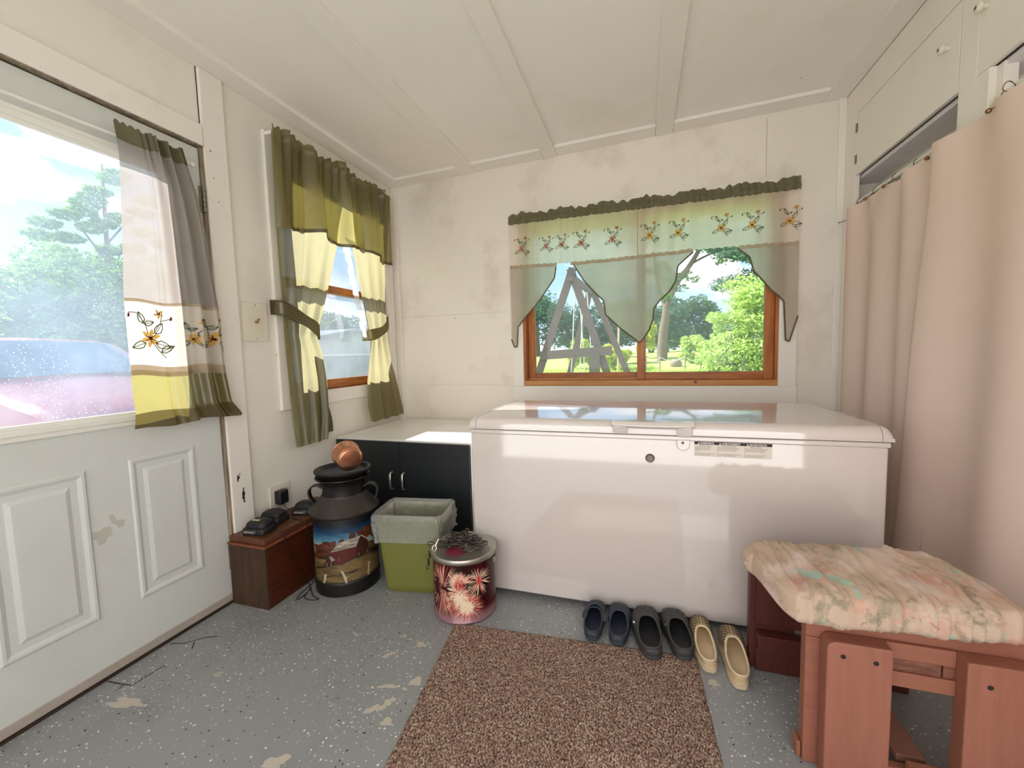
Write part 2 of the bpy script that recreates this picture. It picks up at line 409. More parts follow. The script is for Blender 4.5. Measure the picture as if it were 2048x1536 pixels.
# the door: slab with glass, embossed panels, sweep, hinges
dr = structure(thing('door_1', (XL, .97, .03), None, None), 'white entrance door with large dusty window')
xf = XL - .004; xb = xf - .045
GY0, GY1, GZ0, GZ1 = .690, 1.245, .972, 1.945
b = MB(); b.box(xb, xf, DY0, GY0 - .03, .035, DZ1 - .004); b.box(xb, xf, GY1 + .03, DY1, .035, DZ1 - .004); b.box(xb, xf, GY0 - .03, GY1 + .03, .035, GZ0 - .03); b.box(xb, xf, GY0 - .03, GY1 + .03, GZ1 + .03, DZ1 - .004)
b.build('door_slab', M['door'], dr)
b = MB()
for s0, s1, xx in ((.046, .022, xf + .007), (.028, .008, xf + .013), (.012, -.006, xf + .003)):
    b.box(xf - .012, xx, GY0 - s0, GY1 + s0, GZ0 - s0, GZ0 - s1); b.box(xf - .012, xx, GY0 - s0, GY1 + s0, GZ1 + s1, GZ1 + s0)
    b.box(xf - .012, xx, GY0 - s0, GY0 - s1, GZ0 - s1, GZ1 + s1); b.box(xf - .012, xx, GY1 + s1, GY1 + s0, GZ0 - s1, GZ1 + s1)
b.build('window_frame', M['sash'], dr, bevel=.003)
b = MB(); b.box(xf - .026, xf - .021, GY0 - .02, GY1 + .02, GZ0 - .02, GZ1 + .02); b.build('glass_pane', M['glassD'], dr)
def emboss(name, y0, y1, z0, z1):
    b = MB(); t_ = .022
    def frame(a, bb, h0, h1):
        # a sloped ring between inset a (height h0) and inset bb (height h1)
        o_ = [(y0 + a, z0 + a), (y1 - a, z0 + a), (y1 - a, z1 - a), (y0 + a, z1 - a)]; i_ = [(y0 + bb, z0 + bb), (y1 - bb, z0 + bb), (y1 - bb, z1 - bb), (y0 + bb, z1 - bb)]
        v = [(xf + h0, *p) for p in o_] + [(xf + h1, *p) for p in i_]
        b.add(v, [(k, (k + 1) % 4, 4 + (k + 1) % 4, 4 + k) for k in range(4)])
    frame(0, .006, .0005, .006); frame(.006, .014, .006, .006); frame(.014, .026, .006, -.003 + .0035); frame(.026, .046, .0005, .0005); frame(.046, .060, .0005, .006)
    v = [(xf + .006, y0 + .06, z0 + .06), (xf + .006, y1 - .06, z0 + .06), (xf + .006, y1 - .06, z1 - .06), (xf + .006, y0 + .06, z1 - .06)]
    b.add(v, [(0, 1, 2, 3)])
    b.build(name, M['door'], dr)
emboss('door_panel', 1.040, 1.286, .234, .797); emboss('door_panel', .662, .912, .234, .790)
b = MB(); b.box(xf - .03, xf + .004, DY0, DY1, .012, .046); b.build('door_sweep', plain('grey_sweep', srgb(176, 166, 156), .6, 0, .2), dr, bevel=.002)
for z0, z1 in ((1.835, 1.95), (.165, .285)):
    b = MB()
    for k in range(5):
        za = lerp(z0, z1, k / 5) + .001; zb = lerp(z0, z1, (k + 1) / 5) - .001
        b.cyl((XL + .009, DY1 + .004, za), (XL + .009, DY1 + .004, zb), .0065, 10)
    b.box(XL - .004, XL + .004, DY1 - .010, DY1 + .016, z0, z1)
    b.build('hinge', M['steel'] if z0 > 1 else plain('painted_hinge', srgb(140, 118, 92), .5, .4, .25, 40), dr, smooth=50)
# torn tape marks on the door
b = MB()
for pts in ([(.915, .560), (.935, .556), (.945, .566), (.968, .562), (.972, .530), (.955, .522), (.948, .508), (.930, .502), (.925, .525), (.913, .535)], [(.965, .60), (.978, .606), (.984, .588), (.99, .575), (1.012, .572), (1.010, .548), (.992, .545), (.984, .562), (.972, .572)]):
    b.add([(xf + .0006, y, z) for y, z in pts], [tuple(range(len(pts)))])
b.build('tape_residue', plain('tape_residue', srgb(192, 190, 180), .6, 0, .1, 70), dr)
b = MB(); b.box(XL - .14, XL - .001, DY0 - .02, DY1 + .01, .001, .012); b.box(XL - .012, XL + .004, YR, DY1 + .02, .0, .010)
structure(b.build('door_sill', plain('dark_threshold', srgb(52, 38, 30), .6, 0, .25, 25)))

# left window: casing, pine jamb, two sashes, panes
wl = structure(thing('window_1', (XL, 2.30, .95), None, None), 'double hung pine window behind olive curtains')
b = MB(); b.box(XL, XL + .020, 1.748, W0 + .004, .885, 2.36); b.box(XL, XL + .020, W1 - .004, 2.866, .885, 2.36)
b.build('casing', M['trim'], wl, bevel=.003)
b = MB(); b.box(XL, XL + .022, W0 + .004, W1 - .004, .885, WZ0 + .012); b.box(XL, XL + .02, W0, W1, WZ1 - .004, 2.36)
b.build('apron', M['trim'], wl, bevel=.003)
b = MB(); b.box(XL - .13, XL - .002, W0, W0 + .018, WZ0, WZ1); b.box(XL - .13, XL - .002, W1 - .018, W1, WZ0, WZ1); b.box(XL - .13, XL - .002, W0, W1, WZ0, WZ0 + .015); b.box(XL - .13, XL - .002, W0, W1, WZ1 - .018, WZ1)
b.build('jamb', M['wood'], wl)
def sash(parent, ax, y0, y1, z0, z1, p0, p1, st, rb, rt, g):
    """ax 'x': sash in a wall of constant x"""
    b = MB()
    def bx(u0, u1, za, zb, a=p0, c=p1):
        if ax == 'x': b.box(a, c, u0, u1, za, zb)
        else: b.box(u0, u1, a, c, za, zb)
    bx(y0, y0 + st, z0, z1); bx(y1 - st, y1, z0, z1)
    b.build('stile', M['wood'], parent, bevel=.004)
    b = MB(); bx(y0 + st, y1 - st, z0, z0 + rb); bx(y0 + st, y1 - st, z1 - rt, z1)
    b.build('rail', M['woodx'] if ax == 'y' else M['woody'], parent, bevel=.004)
    b = MB(); mid = (p0 + p1) / 2; bx(y0 + st - .008, y1 - st + .008, z0 + rb - .008, z1 - rt + .008, mid - .002, mid + .002)
    b.build('pane', g, parent)
sash(wl, 'x', W0 + .018, W1 - .018, .970, 1.628, XL - .055, XL - .020, .045, .058, .048, M['glassL'])
sash(wl, 'x', W0 + .018, W1 - .018, 1.585, WZ1 - .018, XL - .100, XL - .062, .045, .044, .05, M['glassL'])

# back window: casing, pine frame, fixed light and slider
wb = structure(thing('window_2', (-.02, YB, .92), None, None), 'pine sliding window looking on the garden')
b = MB(); b.box(-.911, BX0 + .003, YB - .020, YB, BZ0 - .002, 2.16); b.box(BX1 - .003, .884, YB - .020, YB, BZ0 - .002, 2.16); b.box(BX0, BX1, YB - .020, YB, BZ1 - .003, 2.16)
b.build('casing', M['trim'], wb, bevel=.003)
b = MB(); b.box(-.913, .888, YB - .024, YB, .815, BZ0 - .002); b.build('apron', M['trim'], wb, bevel=.003)
b = MB(); b.box(BX0, BX0 + .018, YB + .0, YB + .13, BZ0, BZ1); b.box(BX1 - .018, BX1, YB, YB + .13, BZ0, BZ1); b.box(BX0, BX1, YB, YB + .13, BZ1 - .018, BZ1)
b.build('jamb', M['wood'], wb, bevel=.002)
b = MB(); b.box(BX0, BX1, YB - .006, YB + .13, BZ0 - .001, BZ0 + .036); b.box(BX0, BX1, YB + .055, YB + .065, BZ0 + .036, BZ0 + .05)
b.build('sill', wood('light_pine_sill', srgb(178, 118, 62), srgb(208, 150, 92), (1.2, 12, 12), .35), wb, bevel=.003)
b = MB(); b.cyl((.325, YB - .0065, .945), (.325, YB - .005, .945), .010, 14); b.build('knot', plain('wood_knot', srgb(98, 48, 24), .4), wb)
sash(wb, 'y', BX0 + .018, .018, BZ0 + .036, BZ1 - .018, YB + .070, YB + .105, .052, .052, .05, M['glassB'])
sash(wb, 'y', -.040, BX1 - .018, BZ0 + .036, BZ1 - .018, YB + .022, YB + .057, .052, .052, .05, M['glassB'])

# right side: the built-in closet
w = MB(); w.box(1.72, 1.75, YR, YB, 0, 2.62); structure(w.build('wall_right', M['cab']), 'back of the built-in closet')
b = MB(); b.box(1.10, 1.122, 2.785, YB - .001, 0, 2.55); b.box(1.10, 1.122, YR, 2.785, 2.399, 2.55); b.box(1.10, 1.122, 1.868, 2.012, 0, 2.074); b.box(1.10, 1.122, 1.926, 2.012, 2.074, 2.398)
structure(b.build('trim_17', M['cab'], bevel=.002), 'white painted front frame of the built-in closet')
b = MB(); b.box(1.122, 1.16, 1.842, 1.872, 0, 2.074); b.box(1.122, 1.17, 2.012, 2.024, 0, 2.398)
structure(b.build('trim_18', M['cab'], bevel=.002))
b = MB(); b.box(1.13, 1.72, YR, YB - .001, 2.060, 2.078); structure(b.build('closet_shelf', plain('shelf_underside', srgb(236, 230, 236), .5)), 'shelf under the upper closet doors')
b = MB(); b.box(1.122, 1.72, 1.93, 1.95, 0, 2.06); b.box(1.122, 1.72, YB - .02, YB - .002, 0, 2.06); structure(b.build('closet_partition', M['cab']))
b = MB(); b.box(1.26, 1.28, 2.0, 2.88, 1.945, 2.060); b.box(1.20, 1.22, YR, 1.868, 1.965, 2.060); structure(b.build('closet_rail', M['cab']))
for nm, y0, y1, kn, hz in (('closet_door', 2.018, 2.781, 2.077, True), ('closet_door', .95, 1.922, 1.893, False)):
    c = structure(thing(nm, (1.10, y0, 2.074), None, None), 'upper closet door next to the back wall' if hz else 'upper closet door nearer the room')
    b = MB(); b.box(1.1004, 1.116, y0, y1 - (.001 if hz else -.0025), 2.076, 2.3945); b.build('door_panel', M['cab'], c, bevel=.0015)
    b = MB(); z = 2.268 if hz else 2.283
    b.lathe([(.0001, 0), (.009, 0), (.008, .010), (.010, .014), (.016, .020), (.017, .026), (.012, .031), (.0001, .032)], 0, 0, 20)
    b.xform(Matrix.Translation((1.1004, kn, z)) @ Matrix.Rotation(-PI / 2, 4, 'Y')); b.build('knob', M['cream'], c, smooth=60)
    b = MB(); b.disc((1.0678, kn, z), .0055, (-1, 0, 0), 12); b.build('knob_screw', plain('dull_screw', srgb(92, 104, 100), .4, .7), c)
    if hz:
        for z in (2.324, 2.160):
            b = MB(); b.box(1.0975, 1.1002, 2.772, 2.792, z - .022, z + .022); b.cyl((1.097, 2.782, z - .022), (1.097, 2.782, z + .022), .0035, 8)
            b.build('hinge', M['steel'], c)
b = MB(); b.cyl((1.10, 2.845, 1.862), (1.058, 2.85, 1.851), .0024, 8); b.cyl((1.060, 2.85, 1.851), (1.056, 2.85, 1.8505), .0045, 8)
tag(b.build('nail', M['steel']), 'long bare nail sticking out of the closet frame', 'nail')
# unseen rear wall, its wide opening made up to let sky light in
w = MB(); w.box(XL - TW, XL + .35, YR - .12, YR, 0, 2.6); w.box(1.45, 1.75, YR - .12, YR, 0, 2.6); w.box(XL, 1.75, YR - .12, YR, 2.38, 2.62)
structure(w.build('wall_rear', M['wall']))
# ------------------------------------------------------------------ chest freezer
fz = thing('chest_freezer', (.03, 2.14, 0), 'large white chest freezer standing under the back window', 'freezer')
FX0, FX1, FY0, FY1 = -.788, .843, 1.80, 2.48
b = MB(); b.box(FX0, FX1, FY0, FY1, .030, .792); b.build('body', M['white'], fz, bevel=.008, seg=3)
b = MB(); b.box(FX0 - .004, FX1 + .004, FY0 - .006, FY1 + .004, .790, .809); b.build('top_band', M['white'], fz, bevel=.004)
b = MB(); b.box(FX0 + .006, FX1 - .006, FY0 + .004, FY1, .809, .814); b.build('gasket', plain('grey_gasket', srgb(150, 146, 140), .6), fz)
def lidprof(grow=0.0):
    p = [(FY0 - .008 - grow, .813), (FY0 - .008 - grow, .826)]
    for k in range(9):
        a = PI - k / 8 * PI / 2
        p.append((FY0 + .034 + (.042 + grow) * math.cos(a), .826 + (.040 + grow) * math.sin(a)))
    p += [(FY1 + .01, .866 + grow), (FY1 + .012, .813)]
    return p
b = MB(); b.prism(lidprof(), 'x', FX0 + .030, FX1 - .024); b.build('lid', M['white'], fz, smooth=35)
for s, xa, xb in ((-1, FX0 + .0285, FX0 - .010), (1, FX1 - .0225, FX1 + .012)):
    b = MB(); P = lidprof(.0012); rs = []
    for k in range(7):
        f = k / 6; a = f * PI / 2
        xx = lerp(xa, xb, math.sin(a)); drop = (1 - math.cos(a)) * .030
        rs.append([(xx, y, z - (drop if z > .83 else 0)) for y, z in P])
    b.rings(rs, True, True, True); b.build('lid_end_cap', M['white'], fz, smooth=40)
# handle: a shallow curved grip on two feet
b = MB(); rs = []
for k in range(17):
    f = k / 16; x = lerp(-.130, .197, f); e = math.sin(PI * f)
    rs.append([(x, FY0 - .006, .848 - .006 * e ** .5), (x, FY0 - .022 - .012 * e, .842 + .002 * (1 - e)), (x, FY0 - .030 - .014 * e, .852), (x, FY0 - .020 - .010 * e, .868), (x, FY0 + .008, .871)])
b.rings(rs, True, True, True)
for xa, xb, z0 in ((-.124, -.062, .816), (.130, .188, .806)):
    b.prism([(FY0 - .010, z0), (FY0 - .024, z0 + .004), (FY0 - .030, .848), (FY0 - .006, .848)], 'x', xa, xb)
b.build('handle', M['white'], fz, bevel=.003, smooth=40)
b = MB(); v = []
prof = [(.130, .795)] + [(.1555 + .0255 * math.cos(PI + PI * k / 12), .7745 + .024 * math.sin(PI + PI * k / 12)) for k in range(13)] + [(.181, .795)]
b.prism(prof, 'y', FY0 - .012, FY0 + .001); lk = b.build('lock', M['white'], fz, bevel=.003)
b = MB(); b.cyl((.1535, FY0 - .0135, .783), (.1535, FY0 - .0115, .783), .0055, 14); b.build('keyhole', plain('keyhole_grey', srgb(92, 88, 86), .4, .5), lk)
b = MB(); b.lathe([(.0001, .0025), (.0125, .0025), (.0135, .006), (.0165, .007), (.0185, .004), (.0190, 0)], 0, 0, 28)
b.xform(Matrix.Translation((.027, FY0, .710)) @ Matrix.Rotation(PI / 2, 4, 'X')); b.build('badge', plain('badge_metal', srgb(120, 108, 98), .35, .7, .2, 200), fz, smooth=40)
# warning label: one band, three columns
lx0, lx1, lz0, lz1 = .198, .4755, .730, .788
b = MB(); yl = FY0 - .0008
b.box(lx0, lx1, yl, FY0 + .0005, lz0, lz1, 0); b.box(lx0, lx1, yl - .0003, yl, .7775, lz1, 1)
cols = (.198, .2835, .3815, .4755)
def TM(x, z, y=yl - .0006): return Matrix.Translation((x, y, z)) @ Matrix.Rotation(PI / 2, 4, 'X')
words = ('WARNING', 'AVERTISSEMENT', 'ADVERTENCIA')
body = (('Suffocation Hazard', 'To prevent a child from being', 'entrapped, keep out of reach', 'of children and never in the', 'freezer.', '', 'Failure to follow these instructions', 'can result in death or injury.'),
        ('Risque de suffocation', 'Afin d\'eviter qu\'un enfant reste coince,', 'garder la cle hors de la portee des', 'enfants et a l\'ecart du congelateur.', '', '', 'Le non-respect de cette instruction peut', 'causer la mort ou des blessures.'),
        ('Peligro de asfixia', 'Para evitar que un nino quede atrapado,', 'mantenga la llave fuera del alcance', 'de los ninos y lejos del congelador.', '', '', 'No seguir estas instrucciones puede', 'provocar la muerte o lesiones.'))
for k in range(3):
    c0, c1 = cols[k], cols[k + 1]
    tx = c0 + (.016 if k == 0 else .009)
    b.add([(tx - .0035, yl - .0006, .7795), (tx + .0045, yl - .0006, .7795), (tx + .0005, yl - .0006, .7862)], [(0, 1, 2)], 2)
    b.text(words[k], .0105 if k == 0 else .0092, TM(tx + .006, .7796), 2, bold=.0002)
    if k: b.box(c0 - .0003, c0 + .0003, yl - .0003, yl, lz0, .7775, 1)
    for j, ln in enumerate(body[k]):
        if ln: b.text(ln, .0048 if j else .0058, TM(c0 + (.003 if j else .018), .7705 - j * .0052), 1)
b.box(lx0 - .0003, lx1 + .0003, yl, yl + .0003, lz0 - .0003, lz0 + .0003, 1)
lab = b.build('warning_label', [plain('label_paper', srgb(226, 216, 206), .6, var=.02), plain('label_ink', srgb(30, 26, 26), .6), plain('label_white', srgb(240, 236, 232), .6)], fz)
lab['label'] = 'black and white warning label in three languages'

# ------------------------------------------------------------------ low black and white cabinet
cb = thing('cabinet', (-1.40, 2.5, 0), 'low cabinet with black doors and white top between freezer and left wall', 'cabinet')
CX0, CX1, CY0, CZ = -1.858, -.925, 2.135, .660
b = MB(); b.box(CX0, CX1, CY0, YB - .03, CZ - .018, CZ); b.build('top', M['whitep'], cb, bevel=.001)
b = MB(); b.box(CX0, CX0 + .016, CY0, YB - .03, 0, CZ - .018); b.box(CX1 - .016, CX1, CY0, YB - .03, 0, CZ - .018); b.box(CX0 + .016, CX1 - .016, CY0 + .02, YB - .03, 0, .02); b.box(CX0 + .016, CX1 - .016, YB - .05, YB - .03, .02, CZ - .018)
b.build('carcass', M['whitep'], cb, bevel=.001)
xm = -1.398
for xa, xb, hx in ((CX0 + .003, xm - .0018, xm - .055), (xm + .0018, -.943, xm + .028)):
    b = MB(); b.box(xa, xb, CY0 - .018, CY0 - .001, .022, CZ - .010); d = b.build('door', M['blk'], cb, bevel=.001)
    b = MB(); b.tube([(hx, CY0 - .019, .362), (hx, CY0 - .040, .366), (hx, CY0 - .046, .378), (hx, CY0 - .047, .42), (hx, CY0 - .046, .450), (hx, CY0 - .040, .462), (hx, CY0 - .019, .466)], .0075, 10, flat=.6)
    b.build('handle', M['nickel'], d, smooth=60)

# ------------------------------------------------------------------ brown wooden box
wbx = thing('wooden_box', (-1.77, 1.66, 0), 'dark brown wooden box on the floor beside the door', 'box')
M['box'] = wood('shaded_box_wood', srgb(58, 25, 14), srgb(88, 38, 18), (14, 1.5, 14), .4, .15)  # brown box woods, darkened further to carry the shade of this spot
M['boxe'] = wood('worn_box_end', srgb(52, 36, 25), srgb(80, 56, 39), (14, 14, 1.6), .65, .3)
b = MB(); b.box(-1.886, -1.664, 1.408, 1.955, 0, .296); b.build('body', M['box'], wbx, bevel=.003)
b = MB(); b.box(-1.886, -1.664, 1.398, 1.4075, 0, .296); b.build('end_board', M['boxe'], wbx, bevel=.002)
b = MB(); b.box(-1.886, -1.652, 1.390, 1.962, .296, .306); b.build('lid_lip', wood('box_lip', srgb(110, 62, 38), srgb(140, 84, 56), (14, 1.5, 14), .4), wbx, bevel=.003)
b = MB(); b.box(-1.886, -1.668, 1.402, 1.955, .306, .335); b.build('lid', wood('box_lid', srgb(80, 46, 29), srgb(108, 66, 43), (14, 1.5, 14), .4), wbx, bevel=.006)

# ------------------------------------------------------------------ chargers on the box, adapter, outlet, switch
M['rub'] = plain('black_rubber', srgb(26, 26, 27), .55, 0, .15, 60, .1, 200)
def charger(loc, rot, label, marks=True):
    t = thing('battery_charger', loc, label, 'charger', 'black battery chargers on the wooden box'); t.rotation_euler = (0, 0, rot)
    def sec(w, d, z, r):
        pts = []
        for cx, cy, a0 in ((1, 1, 0), (-1, 1, 90), (-1, -1, 180), (1, -1, 270)):
            for k in range(5):
                a = math.radians(a0 + k * 22.5); pts.append((cx * (w / 2 - r) + r * math.cos(a), cy * (d / 2 - r) + r * math.sin(a), z))
        return pts
    b = MB(); b.local = True
    b.rings([sec(.118, .092, 0, .014), sec(.122, .096, .006, .016), sec(.122, .096, .024, .018), sec(.114, .088, .030, .02)], True, True, True); b.build('base', M['rub'], t, smooth=45)
    b = MB(); b.local = True
    b.rings([[(x, y + .004, z) for x, y, z in sec(*q)] for q in ((.104, .082, .028, .02), (.108, .086, .036, .022), (.102, .078, .050, .026), (.080, .056, .058, .024), (.03, .02, .060, .008))], True, True, True); b.build('battery_pack', M['rub'], t, smooth=45)
    b = MB(); b.local = True
    Mx = Matrix.Translation((-.044, -.0487, .010)) @ Matrix.Rotation(PI / 2, 4, 'X'); b.text('DEWALT', .0155, Mx, bold=.0002)
    b.build('lettering', plain('pale_print', srgb(196, 194, 188), .5), t)
    if marks:
        b = MB(); b.local = True; b.box(-.028, .012, -.014, -.002, .0592, .0606); b.build('sticker', plain('yellow_sticker', srgb(232, 214, 150), .4), t)
    return t
M['rub'].name = 'black_rubber'
charger((-1.775, 1.475, .335), .12, 'black battery charger at the front end of the wooden box, pale sticker on top')
charger((-1.810, 1.588, .335), .10, 'black battery charger right behind the front one on the wooden box', False)
charger((-1.742, 1.735, .335), .25, 'black battery charger at the back of the wooden box beside the milk can', False)

ot = thing('wall_outlet', (XL, 1.708, .426), 'ivory double gang wall outlet above the wooden box', 'outlet')
b = MB(); b.box(XL, XL + .007, 1.642, 1.774, .364, .490); b.build('cover_plate', M['cream'], ot, bevel=.003)
for y, z in ((1.743, .446), (1.743, .408)):
    b = MB(); b.disc((XL + .0078, y, z), .0145, (1, 0, 0), 20, sc=1.1); r = b.build('socket', plain('socket_face', srgb(206, 198, 180), .4), ot)
    b = MB()
    for dy in (-.0055, .0055): b.box(XL + .0079, XL + .0086, y + dy - .001, y + dy + .001, z - .001, z + .007)
    b.disc((XL + .0084, y, z - .007), .0022, (1, 0, 0), 8); b.build('slot', M['dark'], r)
b = MB(); b.disc((XL + .0076, 1.743, .427), .003, (1, 0, 0), 10); b.build('screw', M['steel'], ot)
ad = thing('power_adapter', (XL + .008, 1.69, .425), 'black plug-in power adapter in the wall outlet with thin cable', 'adapter')
b = MB(); b.box(XL + .009, XL + .052, 1.662, 1.722, .388, .462); b.build('body', M['black'], ad, bevel=.009, seg=3)
b = MB(); pts = [(-1.850, 1.692, .390), (-1.849, 1.695, .372), (-1.842, 1.712, .352), (-1.826, 1.735, .3405), (-1.80, 1.70, .338), (-1.74, 1.640, .338), (-1.690, 1.630, .338), (-1.662, 1.632, .336), (-1.6485, 1.635, .318), (-1.646, 1.638, .28), (-1.646, 1.648, .15), (-1.644, 1.66, .02), (-1.63, 1.60, .003), (-1.62, 1.53, .003), (-1.60, 1.50, .003), (-1.595, 1.54, .003), (-1.61, 1.60, .003)]
def smoothpts(P, n=6):
    out = []
    P = [Vector(p) for p in P]
    for i in range(len(P) - 1):
        p0, p1, p2, p3 = P[max(i - 1, 0)], P[i], P[i + 1], P[min(i + 2, len(P) - 1)]
        for k in range(n):
            t = k / n
            out.append(.5 * ((2 * p1) + (p2 - p0) * t + (2 * p0 - 5 * p1 + 4 * p2 - p3) * t * t + (3 * p1 - p0 - 3 * p2 + p3) * t ** 3))
    return out + [P[-1]]
b.tube(smoothpts(pts), .0019, 6); b.build('cable', M['black'], ad, smooth=60)
b = MB(); b.tube(smoothpts([(-1.690, 1.482, .345), (-1.665, 1.49, .340), (-1.6475, 1.494, .320), (-1.648, 1.50, .28), (-1.652, 1.53, .20), (-1.655, 1.57, .12), (-1.652, 1.60, .04), (-1.64, 1.62, .004), (-1.60, 1.585, .003), (-1.545, 1.545, .003), (-1.50, 1.53, .003), (-1.53, 1.515, .003), (-1.575, 1.52, .003), (-1.60, 1.56, .003)]), .0018, 6)
tag(b.build('charger_cable', M['black'], smooth=60), 'thin black cable hanging from the front charger down to the floor', 'cable')

sw = thing('light_switch', (XL, 1.632, 1.36), 'wide ivory light switch plate left of the olive curtain', 'switch')
b = MB(); b.box(XL, XL + .008, 1.562, 1.704, 1.260, 1.456); b.build('cover_plate', M['cream'], sw, bevel=.003)
b = MB(); b.box(XL + .008, XL + .0095, 1.592, 1.676, 1.285, 1.430); b.build('inner_plate', plain('ivory_worn', srgb(222, 215, 198), .45, 0, .1, 40), sw, bevel=.001)
b = MB(); b.box(XL + .0095, XL + .020, 1.626, 1.640, 1.352, 1.364); b.box(XL + .0095, XL + .018, 1.640, 1.650, 1.366, 1.376); b.build('toggle', plain('worn_toggle', srgb(150, 110, 84), .5, 0, .5, 60), sw, bevel=.002)
for z in (1.443, 1.272):
    b = MB(); b.disc((XL + .0088, 1.634, z), .004, (1, 0, 0), 10); b.build('screw', M['steel'], sw)

# ------------------------------------------------------------------ milk can with a painted farm scene
KX, KY = -1.470, 1.712
can = thing('milk_can', (KX, KY, 0), 'black antique milk can with painted red barn scene', 'milk can')
def mat_metal_black():
    m, t, out = nt('worn_black_enamel'); co = coords(t)
    col = mixc(t, noise(t, co, 9, 6, .65), srgb(17, 16, 16), srgb(40, 37, 34))
    r = ramp(t, noise(t, co, 16, 6, .7), [(.60, (0, 0, 0, 1)), (.70, (1, 1, 1, 1))])
    col = mixc(t, math_(t, 'MULTIPLY', r, .55), col, srgb(84, 66, 54))
    principled(t, out, col, .38, .35, bumpn(t, noise(t, co, 45, 4), .15), .5); return m
M['canb'] = mat_metal_black()
M['cans'] = plain('worn_grey_shoulder', srgb(66, 61, 56), .42, .55, .3, 12, .15, 60)
b = MB(); b.lathe([(.0001, .002), (.150, .002), (.157, .004), (.158, .062), (.1545, .066), (.1535, .070), (.1535, .352)], KX, KY, 64); b.build('body', M['canb'], can, smooth=40)
b = MB(); b.lathe([(.1535, .352), (.1545, .384), (.1575, .388), (.166, .392), (.170, .398), (.1695, .404), (.160, .413), (.146, .428), (.128, .449), (.112, .468), (.106, .474), (.104, .480)], KX, KY, 64); b.build('shoulder', M['cans'], can, smooth=40)
b = MB(); b.lathe([(.1015, .476), (.1005, .490), (.1005, .522), (.103, .532), (.112, .548), (.1285, .560), (.1325, .564), (.1320, .568), (.127, .568), (.114, .556), (.102, .542)], KX, KY, 64); b.build('neck', M['canb'], can, smooth=40)
b = MB(); b.lathe([(.101, .545), (.112, .568), (.116, .575), (.121, .582), (.131, .588), (.136, .594), (.137, .600), (.134, .6045), (.127, .604), (.119, .598), (.112, .588), (.104, .583), (.0001, .581)], KX, KY, 64); b.build('lid', M['canb'], can, smooth=40)
for ang in (3.55, .38):
    c, s = math.cos(ang), math.sin(ang)
    P = [(.103, .505), (.128, .520), (.152, .516), (.168, .500), (.172, .482), (.168, .462), (.158, .440), (.146, .424)]
    b = MB(); rs = []
    for k, (r, z) in enumerate(P):
        p = Vector((KX + r * c, KY + r * s, z)); tn = Vector((-s, c, 0)); q0 = Vector(P[max(k - 1, 0)]); q1 = Vector(P[min(k + 1, 7)]); d = (q1 - q0).normalized()
        nn = Vector((-d.y * c, -d.y * s, d.x))
        rs.append([p + tn * .015 * a + nn * .004 * e for a, e in ((-1, -1), (1, -1), (1.05, 0), (1, 1), (-1, 1), (-1.05, 0))])
    b.rings(rs, True, True, True); b.build('handle', M['canb'], can, smooth=50)
# the painting: mapped on the cylinder, drawn in crop units (x 100..690, y 740..1390)
RC = .1541; A0 = math.atan2(-KY, -KX)
def cmap(x, y, lift=0.0):
    cx = 372 + (y - 780) * .055; q = max(-1.0, min(1.0, (x - cx) / 274.0)); da = math.asin(q)
    yy = y + 115 * (1 - math.cos(da)) * (1.0 if da < 0 else 1.25)
    z = (1203 - (860 + yy / 4.389)) / 444.0 - .006
    a = A0 + da
    return (KX + (RC + lift) * math.cos(a), KY + (RC + lift) * math.sin(a), max(z, .071))
def cpoly(mb, pts, m, lift, cuts=3):
    bm = bmesh.new(); vs = [bm.verts.new((x, y, 0)) for x, y in pts]
    try: bm.faces.new(vs)
    except ValueError: pass
    bmesh.ops.triangulate(bm, faces=bm.faces[:]); bmesh.ops.subdivide_edges(bm, edges=bm.edges[:], cuts=cuts, use_grid_fill=True); bmesh.ops.triangulate(bm, faces=bm.faces[:])
    bm.verts.index_update()
    vv = [cmap(v.co.x, v.co.y, lift) for v in bm.verts]; ff = [tuple(v.index for v in f.verts) for f in bm.faces]
    mb.add(vv, ff, m); bm.free()
def mat_can_sky():
    m, t, out = nt('painted_sky'); co = coords(t)
    sp = N(t, 'ShaderNodeSeparateXYZ'); t.links.new(co, sp.inputs[0])
    h = math_(t, 'ADD', sp.outputs[2], math_(t, 'MULTIPLY', noise(t, coords(t, (6, 6, 30)), 3, 4), .05))
    col = ramp(t, math_(t, 'MULTIPLY', math_(t, 'SUBTRACT', h, .24), 6.0), [(0, srgb(196, 190, 150)), (.22, srgb(150, 176, 168)), (.42, srgb(78, 130, 154)), (.62, srgb(20, 62, 98)), (.86, srgb(12, 18, 30)), (1, srgb(18, 17, 17))])
    principled(t, out, col, .4); return m
def mat_hay(nm, c1, c2):
    m, t, out = nt(nm); co = coords(t, (1, 1, 4))
    col = mixc(t, ramp(t, noise(t, co, 26, 6, .7), [(.3, (0, 0, 0, 1)), (.72, (1, 1, 1, 1))]), c1, c2)
    col = mixc(t, ramp(t, noise(t, co, 8, 3), [(.45, (0, 0, 0, 1)), (.7, (.8, .8, .8, 1))]), col, dark(c1, .45))
    principled(t, out, col, .45); return m
mm = [mat_can_sky(), mat_hay('painted_hay', srgb(70, 54, 32), srgb(152, 126, 80)), mat_hay('painted_autumn_trees', srgb(52, 22, 14), srgb(122, 64, 38)),
      plain('barn_red', srgb(84, 22, 19), .4, 0, .3, 60), plain('barn_red_shade', srgb(60, 26, 22), .4, 0, .3, 60), mat_hay('painted_barn_roof', srgb(70, 62, 54), srgb(206, 196, 178)),
      plain('painted_line', srgb(186, 172, 146), .4, 0, .2, 80), M['canb'], mat_hay('painted_dark_field', srgb(24, 20, 14), srgb(78, 60, 36))]
mu = MB()
